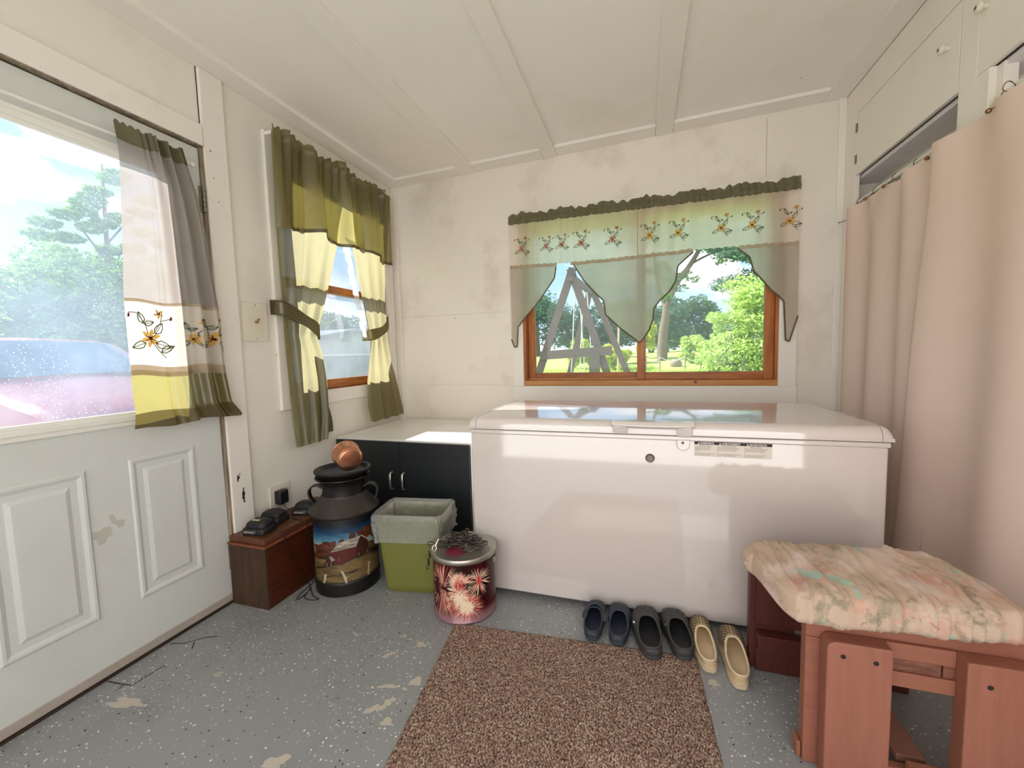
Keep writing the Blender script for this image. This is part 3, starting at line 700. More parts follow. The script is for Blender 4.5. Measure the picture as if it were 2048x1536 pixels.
def cstrip(x0, x1, ya, yb, m, lift, n=36):
    """strip between two curves y=ya(x), y=yb(x)"""
    k = 8; o = len(mu.v)
    for i in range(n + 1):
        x = lerp(x0, x1, i / n)
        for j in range(k + 1): mu.v.append(cmap(x, lerp(ya(x), yb(x), j / k), lift))
    for i in range(n):
        for j in range(k):
            a = o + i * (k + 1) + j; mu.f.append((a, a + 1, a + k + 2, a + k + 1)); mu.m.append(m)
cstrip(106, 650, lambda x: 700, lambda x: 1010, 0, .0006)
cstrip(110, 655, lambda x: 985, lambda x: 1170, 2, .0008)
cstrip(112, 668, lambda x: 1060 + 12 * math.sin(x / 60) - (60 if x > 540 else 0) * sstep((x - 530) / 60), lambda x: 1400, 8, .0010)
for i in range(85):      # ragged autumn trees
    if i < 34: x, y, r = random.uniform(112, 360), random.uniform(935, 1010), random.uniform(12, 30)
    elif i < 60: x, y, r = random.uniform(415, 540), random.uniform(870, 960), random.uniform(14, 26)
    else: x, y, r = random.uniform(520, 650), random.uniform(840, 960), random.uniform(14, 30)
    n = 11; cpoly(mu, [(x + r * random.uniform(.7, 1.15) * math.cos(2 * PI * k / n), y + r * random.uniform(.7, 1.15) * math.sin(2 * PI * k / n)) for k in range(n)], 2, .0011 + i * 2e-6, 0)
cstrip(560, 668, lambda x: 985 - .15 * (x - 560), lambda x: 1050 - .1 * (x - 560), 1, .0014, 10)
cstrip(120, 215, lambda x: 1060 + .35 * (x - 120), lambda x: 1150, 1, .0014, 10)
cstrip(122, 660, lambda x: 1168 - 70 * sstep((x - 300) / 330) + 6 * math.sin(x / 25), lambda x: 1255 - 40 * sstep((x - 350) / 300), 1, .0016)
cstrip(128, 665, lambda x: 1262 - 62 * sstep((x - 400) / 260) + 8 * math.sin(x / 31), lambda x: 1365 - 30 * sstep((x - 450) / 200), 1, .0017)
cpoly(mu, [(252, 1034), (455, 1018), (458, 1112), (300, 1165), (252, 1120)], 3, .0019)
cpoly(mu, [(455, 1018), (492, 918), (552, 968), (553, 1092), (458, 1112)], 4, .0019)
cpoly(mu, [(250, 1032), (312, 958), (492, 915), (456, 1018)], 5, .0022)
cpoly(mu, [(212, 1110), (250, 1075), (290, 1118), (262, 1168), (215, 1168)], 4, .0020)
cpoly(mu, [(240, 1066), (262, 1072), (292, 1112), (262, 1122)], 5, .0023)
cpoly(mu, [(490, 914), (500, 912), (562, 966), (556, 970)], 6, .0023)
for x, y0, y1 in ((225, 1122, 1165), (256, 1122, 1165), (318, 1104, 1124), (478, 1085, 1112), (548, 1065, 1090)): cpoly(mu, [(x, y0), (x + 2.5, y0), (x + 2.5, y1), (x, y1)], 6, .0024, 1)
for pts in ([(205, 1240), (225, 1232), (212, 1350), (196, 1356)], [(335, 1228), (348, 1226), (384, 1300), (390, 1362), (376, 1362), (356, 1290)], [(558, 1190), (572, 1190), (566, 1320), (554, 1320)], [(136, 1275), (144, 1275), (175, 1350), (166, 1352)]): cpoly(mu, pts, 6, .0024, 1)
for x, y in ((130, 915), (165, 918), (180, 908), (198, 920), (205, 905), (215, 918), (240, 912), (260, 905)): cpoly(mu, [(x - 7, y - 4), (x, y + 3), (x + 7, y - 5), (x, y)], 7, .0024, 0)
o = mu.build('painted_scene', mm, can, smooth=60)
b = MB(); b.lathe([(.1545, .070), (.1565, .073), (.1565, .078), (.1545, .081)], KX, KY, 64); b.build('rim_band', M['cans'], can, smooth=60)

# copper pot lying on the rim of the can
pot = thing('copper_pot', (-1.405, 1.70, .672), 'small copper pot tipped on its side on the milk can lid', 'pot')
M['copper'] = plain('copper', srgb(206, 146, 116), .27, .95, .18, 12)
b = MB(); b.local = True
b.lathe([(.0001, .0), (.050, .0), (.056, .003), (.060, .010), (.064, .060), (.066, .088), (.068, .090), (.066, .092), (.0625, .088), (.058, .012), (.050, .006), (.0001, .005)], 0, 0, 48)
b.build('bowl', M['copper'], pot, smooth=40)
b = MB(); b.local = True; b.lathe([(.0600, .012), (.0618, .013), (.0622, .018), (.0612, .0195)], 0, 0, 48); b.build('foot_ring', M['copper'], pot, smooth=60)
ax = Vector((-.80, .57, .24)).normalized()         # from the base to the mouth
pot.rotation_mode = 'QUATERNION'; pot.rotation_quaternion = ax.to_track_quat('Z', 'Y')
pot.location = (-1.366, 1.652, .662)

# ------------------------------------------------------------------ green waste bin with a clear liner
bn = thing('waste_bin', (-1.105, 1.79, 0), 'olive green plastic waste bin with clear bag, beside the milk can', 'bin')
M['bin'] = plain('olive_plastic', srgb(116, 118, 56), .45, 0, .05)
def rrect(cx, cy, w, d, r, z, rot, n=6, jit=None):
    pts = []
    for sx, sy, a0 in ((1, 1, 0), (-1, 1, 90), (-1, -1, 180), (1, -1, 270)):
        for k in range(n):
            a = math.radians(a0 + k * 90 / (n - 1)); x, y = sx * (w / 2 - r) + r * math.cos(a), sy * (d / 2 - r) + r * math.sin(a)
            pts.append((cx + x * math.cos(rot) - y * math.sin(rot), cy + x * math.sin(rot) + y * math.cos(rot), z))
    return pts
BR = .15; bc = (-1.108, 1.795)
def binsec(f, g=0.0): return rrect(bc[0], bc[1], lerp(.268, .338, f) + g, lerp(.19, .232, f) + g, .03, lerp(.0, .385, f), BR)
b = MB(); rs = [binsec(0, -.012), binsec(.02)] + [binsec(k / 10) for k in range(1, 11)] + [binsec(1.0, .012), binsec(1.0, -.006)] + [binsec(k / 10, -.006) for k in range(9, 0, -1)]
b.rings(rs, True, True, True); b.build('tub', M['bin'], bn, smooth=40)
def mat_bag():
    m, t, out = nt('clear_bag_film'); co = coords(t)
    tp = N(t, 'ShaderNodeBsdfTransparent'); tp.inputs[0].default_value = (.93, .94, .92, 1)
    gl = N(t, 'ShaderNodeBsdfGlossy'); gl.inputs['Roughness'].default_value = .18
    d = N(t, 'ShaderNodeBsdfDiffuse'); d.inputs[0].default_value = (.75, .76, .73, 1)
    nm = bumpn(t, noise(t, coords(t, (1, 1, .35)), 30, 5, .65, dist=.8), .9, .01)
    t.links.new(nm, gl.inputs['Normal']); t.links.new(nm, d.inputs['Normal'])
    a = N(t, 'ShaderNodeMixShader', Fac=.24); t.links.new(tp.outputs[0], a.inputs[1]); t.links.new(d.outputs[0], a.inputs[2])
    lw = N(t, 'ShaderNodeLayerWeight', Blend=.35); t.links.new(nm, lw.inputs['Normal'])
    c = N(t, 'ShaderNodeMixShader'); t.links.new(math_(t, 'ADD', math_(t, 'MULTIPLY', lw.outputs['Facing'], .45), .08), c.inputs[0]); t.links.new(a.outputs[0], c.inputs[1]); t.links.new(gl.outputs[0], c.inputs[2])
    t.links.new(c.outputs[0], out.inputs[0]); return m
M['bag'] = mat_bag()
b = MB(); rs = []
def bagsec(z, g, amp):
    f = z / .385; pts = rrect(bc[0], bc[1], lerp(.268, .338, f) + g, lerp(.19, .232, f) + g, .035, z, BR, 12)
    out = []
    for i, p in enumerate(pts):
        v = Vector((p[0] - bc[0], p[1] - bc[1], 0)); v.normalize()
        k = amp * (1.6 * math.sin(i * 1.7 + z * 40) * math.sin(i * .41 + 1) + 1.2 * math.sin(i * .63 + z * 25) + random.uniform(-1, 1))
        out.append((p[0] + v.x * k, p[1] + v.y * k, p[2] + amp * .8 * math.sin(i * .9)))
    return out
for z, g, amp in ((.262, .034, .005), (.275, .030, .0045), (.29, .028, .004), (.305, .028, .004), (.32, .030, .0045), (.335, .028, .004), (.35, .030, .004), (.365, .030, .0035), (.38, .028, .003), (.392, .022, .002), (.400, .014, .0015), (.401, .002, .001), (.392, -.016, .001), (.375, -.022, .003), (.35, -.026, .004), (.32, -.03, .004), (.28, -.03, .003), (.20, -.04, .004), (.12, -.05, .005), (.05, -.07, .004)): rs.append(bagsec(z, g, amp))
b.rings(rs, True, False, True); b.build('bin_liner', M['bag'], bn, smooth=75)

# ------------------------------------------------------------------ fireworks tin with chain
TX, TY, TR, TH = -.788, 1.672, .143, .292
tin = thing('round_tin', (TX, TY, 0), 'round tin with red fireworks print and silver lid', 'tin')
def mat_tin():
    m, t, out = nt('maroon_tin_print'); co = coords(t)
    sp = N(t, 'ShaderNodeSeparateXYZ'); t.links.new(co, sp.inputs[0])
    col = mixc(t, ramp(t, noise(t, co, 5, 4), [(.35, (0, 0, 0, 1)), (.7, (1, 1, 1, 1))]), srgb(34, 10, 14), srgb(92, 16, 22))
    col = mixc(t, ramp(t, sp.outputs[2], [(.025, (1, 1, 1, 1)), (.06, (0, 0, 0, 1))]), col, srgb(150, 112, 120))
    principled(t, out, col, .25, .3, None, .5); return m
tinm = [mat_tin(), plain('firework_cream', srgb(238, 216, 190), .3), plain('firework_rose', srgb(206, 104, 92), .3), plain('firework_red', srgb(196, 40, 34), .3)]
b = MB(); b.lathe([(.0001, .002), (TR - .004, .002), (TR, .006), (TR, .012), (TR - .002, .014), (TR - .002, TH - .012)], TX, TY, 72)
TA0 = math.atan2(-TY, -TX)
def tmap(u, z, lift): a = TA0 + u / TR; return (TX + (TR - .002 + lift) * math.cos(a), TY + (TR - .002 + lift) * math.sin(a), max(.016, min(TH - .02, z)))
def burst(u, z, R, n, cols, lift, inner=.1, wid=.0022, a0=0, a1=2 * PI, droop=.15):
    for k in range(int(n * 1.6)):
        a = random.uniform(a0, a1); r0 = R * inner * random.uniform(.3, 1.2); r1 = R * random.uniform(.55, 1.0); w_ = wid * random.uniform(.18, .5); m_ = random.choice(cols)
        def P(r, off):
            uu = u + r * math.cos(a) - off * math.sin(a); zz = z + r * math.sin(a) + off * math.cos(a) - droop * r * r / R
            return tmap(uu, zz, lift + random.uniform(0, .0001))
        rm = lerp(r0, r1, .6)
        b.add([P(r0, -w_ * .4), P(r0, w_ * .4), P(rm, w_), P(rm, -w_), P(r1, 0)], [(0, 1, 2, 3), (3, 2, 4)], m_)
random.seed(5)
burst(-.105, .16, .16, 130, [1, 2, 2], .0004, .15, .0024, .5, 5.6); burst(.062, .190, .078, 70, [1, 1, 2], .0006, .05, .0026); burst(.062, .190, .03, 30, [3], .0008, .02, .0022)
burst(-.022, .188, .072, 90, [1, 1, 2], .0006, .05, .0026, .1, 3.3); burst(-.022, .185, .036, 30, [3], .0008, .02, .0022); burst(-.030, .150, .062, 70, [1, 1, 2], .0007, .02, .0030)
burst(.00, .100, .075, 120, [1, 2, 2], .0006, .10, .0022); burst(.010, .085, .085, 160, [2, 2, 1, 3], .0007, .15, .0020); burst(.005, .082, .040, 120, [1], .0009, .02, .0036); burst(-.02, .118, .045, 90, [1], .0009, .02, .0036); burst(-.06, .11, .07, 60, [2, 3, 1], .0005, .1, .002)
burst(-.025, .232, .06, 30, [1, 2], .0006, .1, .003, 3.4, 6.0)
b.build('printed_body', tinm, tin, smooth=60)
M['tinlid'] = plain('brushed_tin', srgb(176, 172, 164), .33, .85, .08, 20)
b = MB(); b.lathe([(TR - .002, TH - .020), (TR + .006, TH - .020), (TR + .008, TH - .016), (TR + .008, TH - .004), (TR + .005, TH + .001), (TR - .002, TH + .001), (TR - .008, TH - .003), (.0001, TH - .003)], TX, TY, 72); b.build('lid', M['tinlid'], tin, smooth=35)
b = MB()
for k in range(2):
    pass
b.lathe([(.0001, .0), (.046, .0)], -.0, 0, 40); b.xform(Matrix.Translation((TX - .010, TY - .058, TH - .0024))); lz = b.build('lid_print', plain('maroon_lid_print', srgb(112, 26, 50), .35), tin)
b = MB(); b.tube([(TX + TR + .001, TY + .01, TH - .045), (TX + TR + .010, TY + .004, TH - .030), (TX + TR + .016, TY - .006, TH - .004), (TX + TR + .013, TY - .012, TH + .008)], .0022, 6); b.box(TX + TR - .004, TX + TR + .006, TY - .004, TY + .02, TH - .06, TH - .035)
b.build('bail_handle', M['tinlid'], tin, smooth=50)
# a heap of chain on the lid
chn = thing('chain', (TX - .02, TY, TH), 'tangled dark steel chain with a snap hook heaped on the tin lid', 'chain')
random.seed(21); b = MB()
def link(c, d, up, L=.020, Wd=.0080, r=.0019):
    d = Vector(d).normalized(); u = Vector(up); s_ = d.cross(u)
    if s_.length < .1: s_ = d.orthogonal()
    s_.normalize(); P = []
    for k in range(10):
        a = 2 * PI * k / 10; P.append(Vector(c) + d * (L - Wd) * (1 if math.cos(a) > 0 else -1) * .62 + d * Wd * math.cos(a) + s_ * Wd * math.sin(a))
    b.tube(P, r, 5, closed=True)
p = Vector((-.10, -.05)); hd = .6; zt = {}
for k in range(125):
    step = .024; hd += random.uniform(-.75, .75)
    q = p + Vector((math.cos(hd), math.sin(hd))) * step
    if (Vector((q.x / 1.25, (q.y - .01) / .85))).length > .100: hd = math.atan2(-q.y + .01, -q.x) + random.uniform(-.8, .8); q = p + Vector((math.cos(hd), math.sin(hd))) * step
    mid = (p + q) / 2; key = (round(mid.x / .018), round(mid.y / .018)); h = zt.get(key, 0); rr = Vector((mid.x / 1.25, mid.y / .85)).length
    zz = .004 + min(h, 5) * .0075 * max(0, 1 - rr / .125) * 2.2; zt[key] = h + 1
    link((TX - .015 + mid.x, TY + .015 + mid.y, TH + .001 + zz), (q.x - p.x, q.y - p.y, random.uniform(-.006, .006)), (random.uniform(-1, 1), random.uniform(-1, 1), random.choice((.3, 1))))
    p = q
for k in range(7): link((TX - TR - .008 - .002 * k + .004 * (k % 2), TY - .03 - .003 * k, TH + .006 - (k * .017 if k > 1 else 0)), (0 if k > 1 else 1, .1, -1 if k > 1 else 0), (1, k % 2, 0))
M['chain'] = plain('dark_steel_chain', srgb(100, 93, 88), .34, .85, .4, 60)
b.build('links', M['chain'], chn, smooth=60)
b = MB(); b.tube([(TX - .108 + .010 * math.cos(a), TY - .075 + .006 * math.sin(a), TH + .008 + .012 * math.sin(a)) for a in [2 * PI * k / 14 for k in range(14)]], .0032, 7, closed=True); b.cyl((TX - .106, TY - .070, TH + .016), (TX - .100, TY - .058, TH + .034), .0048, 8); b.sphere((TX - .099, TY - .055, TH + .038), .007, 10, 6)
sh = b.build('snap_hook', plain('bright_hook', srgb(214, 204, 192), .25, .9), chn, smooth=60)
# ------------------------------------------------------------------ rug
random.seed(3)
def mat_rug():
    m, t, out = nt('brown_loop_carpet'); co = coords(t, (1, .62, 1), (0, 0, .02))
    v = voro(t, co, 215)
    sep = N(t, 'ShaderNodeSeparateColor'); t.links.new(v.outputs['Color'], sep.inputs[0])
    col = ramp(t, sep.outputs[0], [(0, srgb(134, 108, 96)), (.3, srgb(156, 129, 115)), (.65, srgb(176, 150, 135)), (.9, srgb(194, 172, 156)), (1, srgb(212, 194, 178))])
    col = mixc(t, ramp(t, v.outputs['Distance'], [(.40, (0, 0, 0, 1)), (.80, (1, 1, 1, 1))]), col, srgb(74, 54, 46))
    col = mixc(t, noise(t, coords(t), 2.5, 4), dark((1, 1, 1, 1), .80), (1, 1, 1, 1)) if False else col
    h = ramp(t, v.outputs['Distance'], [(0, (1, 1, 1, 1)), (.7, (0, 0, 0, 1))])
    principled(t, out, col, .95, 0, bumpn(t, h, .7, .005), .1); return m
RUGC = [(-.782, 1.546), (.190, 1.606), (.257, .26), (-.624, .26)]
def rugp(u, v, z):
    a = Vector(RUGC[0]).lerp(Vector(RUGC[1]), u); c = Vector(RUGC[3]).lerp(Vector(RUGC[2]), u); p = a.lerp(c, v)
    return (p.x, p.y, z)
b = MB()
def rt(u, v):
    e = min(u, 1 - u, v * 1.2, (1 - v) * 1.2); z = .0105 * min(1, (e / .012) ** .5 if e > 0 else 0) + .0008
    wob = .0012 * math.sin(v * 70) * (1 if u > .5 else -1) * (max(0, 1 - min(u, 1 - u) / .05))
    p = rugp(u, v, z + .0006 * math.sin(u * 300) * math.sin(v * 330)); return (p[0] + wob, p[1], p[2])
b.grid(rt, 120, 140)
rug = tag(b.build('rug', mat_rug(), smooth=180), 'brown looped carpet runner on the grey floor in front of the freezer', 'rug')
# loose threads on the rug
b = MB(); b.tube(smoothpts([(-.20, 1.165, .013), (-.19, 1.19, .016), (-.175, 1.195, .018), (-.165, 1.175, .014), (-.15, 1.165, .013)]), .0010, 5)
tag(b.build('loose_thread', plain('pale_thread', srgb(214, 200, 178), .8)), 'short pale thread lying in the middle of the rug', 'thread')

# ------------------------------------------------------------------ clogs
def clog(name, loc, rot, L, label, style, strap=None, right=True, wk=1.0):
    t = thing(name, loc, label, 'shoe', 'clogs in front of the freezer')
    t.rotation_euler = (0, 0, rot)
    s_ = L / .25; n = 48
    def hw(y):
        return interp(y / L, [0, .12, .3, .5, .72, .9, 1], [.044, .046, .046, .049, .060, .060, .050]) * s_ * wk
    def base(k, g=1.0, z=0):
        a = 2 * PI * k / n; y = L * (.5 - .5 * math.cos(a)); x = math.copysign(abs(math.sin(a)) ** .52, math.sin(a)) * hw(y)
        x += (.006 if right else -.006) * s_ * math.sin(PI * y / L) * (1 if y > L * .3 else .4)
        return Vector((x * g, L / 2 + (y - L / 2) * g, z))
    ylow, yhigh = .022 * L, .62 * L
    zt = lambda f: interp(f, [0, .25, .6, .85, 1], [.044, .043, .050, .066, .076]) * s_
    def opening(k, g=1.0):
        a = 2 * PI * k / n; f = .5 - .5 * math.cos(a); y = lerp(ylow, yhigh, f)
        x = math.copysign(abs(math.sin(a)) ** .68, math.sin(a)) * hw(y) * interp(f, [0, .5, .8, 1], [.90, .92, .86, .80])
        yc = (ylow + yhigh) / 2
        x += (.003 if right else -.003) * s_
        return Vector((x * g, yc + (y - yc) * g, zt(f)))
    def upper(k, v):
        a = 2 * PI * (k % n) / n; f = .5 - .5 * math.cos(a)
        B = base(k, 1.0, .020 * s_); O = opening(k)
        toe = sstep((f - .45) / .5)
        P1 = B + Vector((0, .003 * toe, lerp(.022, .058, toe) * s_)); P1.x *= 1.05
        P2 = B.lerp(O, lerp(.75, .5, toe)); P2.z = O.z * lerp(.75, 1.16, toe)
        u = 1 - v
        return B * u ** 3 + P1 * 3 * u * u * v + P2 * 3 * u * v * v + O * v ** 3
    ca, cl, ch = style[:3]
    b = MB(); b.local = True
    nv = 10
    b.rings([[upper(k, j / nv) for k in range(n)] for j in range(nv + 1)], True); 
    up = b.build('upper', ca, t, smooth=70)
    b = MB(); b.local = True
    if ch == 'woven':
        rs = [[base(k, .96, 0) for k in range(n)]]
        for i in range(5):
            z = .003 + i * .0046
            rs += [[base(k, 1.03, z * s_) for k in range(n)], [base(k, 1.03, (z + .0030) * s_) for k in range(n)], [base(k, .975, (z + .0034) * s_) for k in range(n)], [base(k, .975, (z + .0044) * s_) for k in range(n)]]
        b.rings(rs, True, True, False)
        for q in range(len(b.m)):
            ring_ = (q // n)
            if ring_ >= 3 and (ring_ - 3) % 4 == 0: b.m[q] = 1
    else:
        b.rings([[base(k, .95, 0) for k in range(n)], [base(k, 1.02, .004 * s_) for k in range(n)], [base(k, 1.03, .014 * s_) for k in range(n)], [base(k, 1.02, .017 * s_) for k in range(n)], [base(k, 1.0, .0175 * s_) for k in range(n)], [base(k, 1.005, .021 * s_) for k in range(n)]], True, True, False)
    b.build('sole', [cl, M['groove']] if ch == 'woven' else ca, t, smooth=40)
    b = MB(); b.local = True
    rs = [[opening(k) for k in range(n)]]
    for j in range(1, 5):
        f = j / 4; rs.append([Vector((lerp(opening(k).x, base(k, .88).x, f), lerp(opening(k).y, lerp(base(k, .88).y, opening(k).y, .0), f), lerp(opening(k).z - .002, .024 * s_, f))) for k in range(n)])
    rs.append([Vector((base(k, .5).x, base(k, .5).y, .021 * s_)) for k in range(n)])
    b.rings(rs, True, False, True); b.build('footbed', style[1] if ch == 'woven' else M['navyin'] if style[2] == 'navy' else M['greyin'], t, smooth=60)
    b = MB(); b.local = True; b.tube([opening(k) for k in range(n)], .0042 * s_, 8, closed=True); b.build('rim', cl if ch == 'woven' else ca, t, smooth=60)
    # vent holes in the vamp
    b = MB(); b.local = True
    def hole(ang, v, r, sides=10):
        kk = ang / (2 * PI) * n
        p = upper_f(kk, v); e = 1e-2
        d1 = upper_f(kk + .3, v) - p; d2 = upper_f(kk, min(v + .03, 1)) - p
        nn = d1.cross(d2).normalized()
        if nn.z < 0: nn = -nn
        b.disc(p + nn * .0026, r, nn, sides)
    def upper_f(kk, v):
        k0 = math.floor(kk); f = kk - k0; return upper(k0 % n, v).lerp(upper((k0 + 1) % n, v), f)
    if ch == 'woven':
        for j in range(13):
            v = .16 + j * .062; cnt = int(lerp(26, 15, (v - .1) / .8)); span = 1.25
            for i in range(cnt):
                hole(PI + (i - (cnt - 1) / 2 + (.5 if j % 2 else 0)) * 2 * span / cnt, v, .0029 * s_, 6)
    else:
        for j, (v, cnt, sp) in enumerate(((.30, 5, .9), (.46, 6, .95), (.62, 5, .8), (.78, 4, .7))):
            for i in range(cnt): hole(PI + (i - (cnt - 1) / 2) * 2 * sp / cnt, v, .0036 * s_)
    b.build('vent_holes', M['dark'] if ch == 'woven' else M['hole'], t)
    if strap:
        b = MB(); b.local = True; P = []
        for k in range(15):
            f = k / 14; a = -PI / 2 + PI * f; x = math.sin(a) * hw(.42 * L) * 1.05; y = lerp(.40 * L, .66 * L, math.cos(a) ** .7 if math.cos(a) > 0 else 0); z = (.050 + .038 * math.cos(a)) * s_
            P.append(Vector((x, y, z)))
        rs = []
        for i, p in enumerate(P):
            d = (P[min(i + 1, 14)] - P[max(i - 1, 0)]).normalized(); w_ = d.cross(Vector((p.x * .5, 1.0, 1.2)).normalized()).normalized(); nn = d.cross(w_)
            rs.append([p + w_ * .011 * a + nn * .002 * e for a, e in ((-1, -1), (1, -1), (1, 1), (-1, 1))])
        b.rings(rs, True, True, True); b.build('strap', ca, t, smooth=50)
        b = MB(); b.local = True
        for x in (P[0], P[14]):
            b = MB(); b.local = True; b.sphere(x, .008, 10, 6); b.build('rivet', ca, t, smooth=60)
    elif ch != 'woven':
        b = MB(); b.local = True; p = opening(int(n * .70)); q = upper(int(n * .70), .72); b.sphere(q, .0085 * s_, 12, 8); rv = b.build('rivet', ca, t, smooth=60)
        if style[3]:
            b = MB(); b.local = True; b.sphere(q + Vector((-.006, -.002, .003)), .0045, 10, 6); b.build('rivet_cap', M['cream'], rv, smooth=60)
    return t
M['navy'] = plain('navy_foam', srgb(48, 53, 66), .6, 0, .12, 20, .1, 300)
M['navyin'] = plain('navy_footbed', srgb(32, 37, 58), .7, 0, .12, 20)
M['grey'] = plain('charcoal_foam', srgb(58, 57, 58), .6, 0, .12, 20, .1, 300)
M['greyin'] = plain('charcoal_footbed', srgb(34, 34, 37), .7, 0, .1, 20)
M['tan'] = plain('tan_rubber', srgb(186, 162, 126), .55, 0, .08, 40)
M['tanl'] = plain('pale_tan_rubber', srgb(214, 194, 162), .55, 0, .06, 40)
M['groove'] = plain('brown_groove', srgb(92, 58, 40), .7)
M['hole'] = plain('vent_shadow', srgb(16, 16, 18), .9)
nav, gry, tn = (M['navy'], M['navy'], 'navy', False), (M['grey'], M['grey'], 'grey', True), (M['tan'], M['tanl'], 'woven', False)
clog('clog', (-.198, 1.580, .011), -.02, .205, 'navy foam clog with its heel strap turned forward', nav, strap=True, right=False)
clog('clog', (-.098, 1.578, .011), .02, .212, 'navy foam clog without visible strap, beside the one with strap', nav)
clog('clog', (.034, 1.535, .011), .12, .250, 'charcoal foam clog with a pale rivet, next to the navy pair', (M['grey'], M['grey'], 'grey', True), right=False)
clog('clog', (.146, 1.565, .011), .17, .236, 'charcoal foam clog leaning towards the beige pair', (M['grey'], M['grey'], 'grey', False))
clog('clog', (.229, 1.540, .001), .05, .246, 'beige perforated clog next to the charcoal clogs', tn, right=False, wk=.76)
clog('clog', (.316, 1.488, .001), .00, .262, 'beige perforated clog at the end of the row, nearest the bench', tn, wk=.74)

# ------------------------------------------------------------------ low wooden glider bench with cushion
bench = thing('wooden_bench', (.66, 1.42, 0), 'worn reddish brown painted wooden footstool bench beside the closet curtain', 'bench')
def mat_redwood(name, c1, c2, wear=.5, grain=(10, 10, 1.2)):
    m, t, out = nt(name); co = coords(t); cg = coords(t, grain)
    col = mixc(t, noise(t, cg, 4, 5), c1, c2)
    sc = ramp(t, noise(t, cg, 16, 5, .75), [(.60, (0, 0, 0, 1)), (.78, (1, 1, 1, 1))])
    col = mixc(t, math_(t, 'MULTIPLY', sc, .35 * wear), col, srgb(206, 160, 136))
    ch_ = ramp(t, noise(t, co, 19, 5, .6), [(.735, (0, 0, 0, 1)), (.745, (1, 1, 1, 1))])
    col = mixc(t, math_(t, 'MULTIPLY', ch_, wear), col, srgb(222, 186, 150))
    principled(t, out, col, .5, 0, bumpn(t, noise(t, cg, 18, 4), .15), .35); return m
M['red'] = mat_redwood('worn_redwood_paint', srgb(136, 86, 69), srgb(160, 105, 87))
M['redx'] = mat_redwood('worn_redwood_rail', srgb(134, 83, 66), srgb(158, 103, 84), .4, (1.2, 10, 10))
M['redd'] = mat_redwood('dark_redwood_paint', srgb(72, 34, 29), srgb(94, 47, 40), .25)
LY0, LY1 = 1.215, 1.262
def rpoly(x0, x1, z0, z1, r0, r1, n=6):
    """front outline with rounded top corners (r0 left, r1 right)"""
    p = [(x0, z0), (x1, z0)]
    p += [(x1 - r1 + r1 * math.cos(a), z1 - r1 + r1 * math.sin(a)) for a in [k / n * PI / 2 for k in range(n + 1)]] if r1 else [(x1, z1)]
    p += [(x0 + r0 - r0 * math.sin(a), z1 - r0 + r0 * math.cos(a)) for a in [k / n * PI / 2 for k in range(n + 1)]] if r0 else [(x0, z1)]
    return p
for lx0, lx1, r0, r1, holes in ((.457, .598, .022, .004, ((.492, .362), (.562, .358))), (.742, .885, .006, .022, ((.785, .345), (.85, .345)))):
    b = MB(); b.prism(rpoly(lx0, lx1, 0, .398, r0, r1), 'y', LY0, LY1); lg = b.build('leg', M['red'], bench, bevel=.004)
    for hx, hz in holes:
        b = MB(); b.disc((hx, LY0 - .0006, hz), .0062, (0, -1, 0), 14); b.build('bolt_hole', M['dark'], lg)
for lx0, lx1 in ((.367, .51), (.70, .84)):
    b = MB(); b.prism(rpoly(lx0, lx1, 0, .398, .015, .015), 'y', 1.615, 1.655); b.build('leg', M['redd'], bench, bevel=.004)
# outer end frames behind the legs with rounded corners
b = MB(); b.prism(rpoly(.424, .925, .372, .444, .030, .030), 'y', 1.264, 1.302); b.build('seat_rail', M['redx'], bench, bevel=.004)
b = MB(); b.prism([(.4245, .0), (.474, .0), (.474, .371), (.4245, .371)], 'y', 1.2645, 1.3015); b.build('inner_post', M['redx'], bench, bevel=.004)
b = MB(); b.box(.598, .742, 1.250, 1.262, .282, .322); b.box(.598, .742, 1.252, 1.262, .356, .398); b.build('apron', M['redx'], bench, bevel=.002)
b = MB(); b.box(.598, .715, 1.256, 1.275, .3225, .3555); b.box(.719, .742, 1.256, 1.275, .3225, .3555); b.build('slat_ends', wood('dark_end_grain', srgb(92, 56, 44), srgb(138, 90, 72), (6, 20, 30), .6, .4), bench, bevel=.001)
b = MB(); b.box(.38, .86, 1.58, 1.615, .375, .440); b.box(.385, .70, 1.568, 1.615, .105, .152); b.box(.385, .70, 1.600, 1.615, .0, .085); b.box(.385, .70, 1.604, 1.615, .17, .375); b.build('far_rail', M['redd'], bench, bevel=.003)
b = MB()
for k in range(4): b.box(.44, .90, 1.32 + k * .068, 1.375 + k * .068, .398, .424)
b.build('seat_slats', M['redx'], bench, bevel=.003)
b = MB(); b.box(.655, .722, 1.302, 1.60, .028, .052); b.build('runner', mat_redwood('runner_wood', srgb(128, 84, 70), srgb(156, 110, 94), .3, (10, 1.2, 10)), bench, bevel=.004)
b = MB(); b.box(.475, .80, 1.266, 1.292, .002, .040); b.build('base_rail', M['red'], bench, bevel=.004)
b = MB(); b.box(.655, .735, 1.225, 1.265, .030, .075); b.build('base_block', M['red'], bench, bevel=.005)
b = MB(); b.box(.412, .4235, 1.272, 1.31, .004, .050); b.build('foot_block', M['red'], bench, bevel=.003)

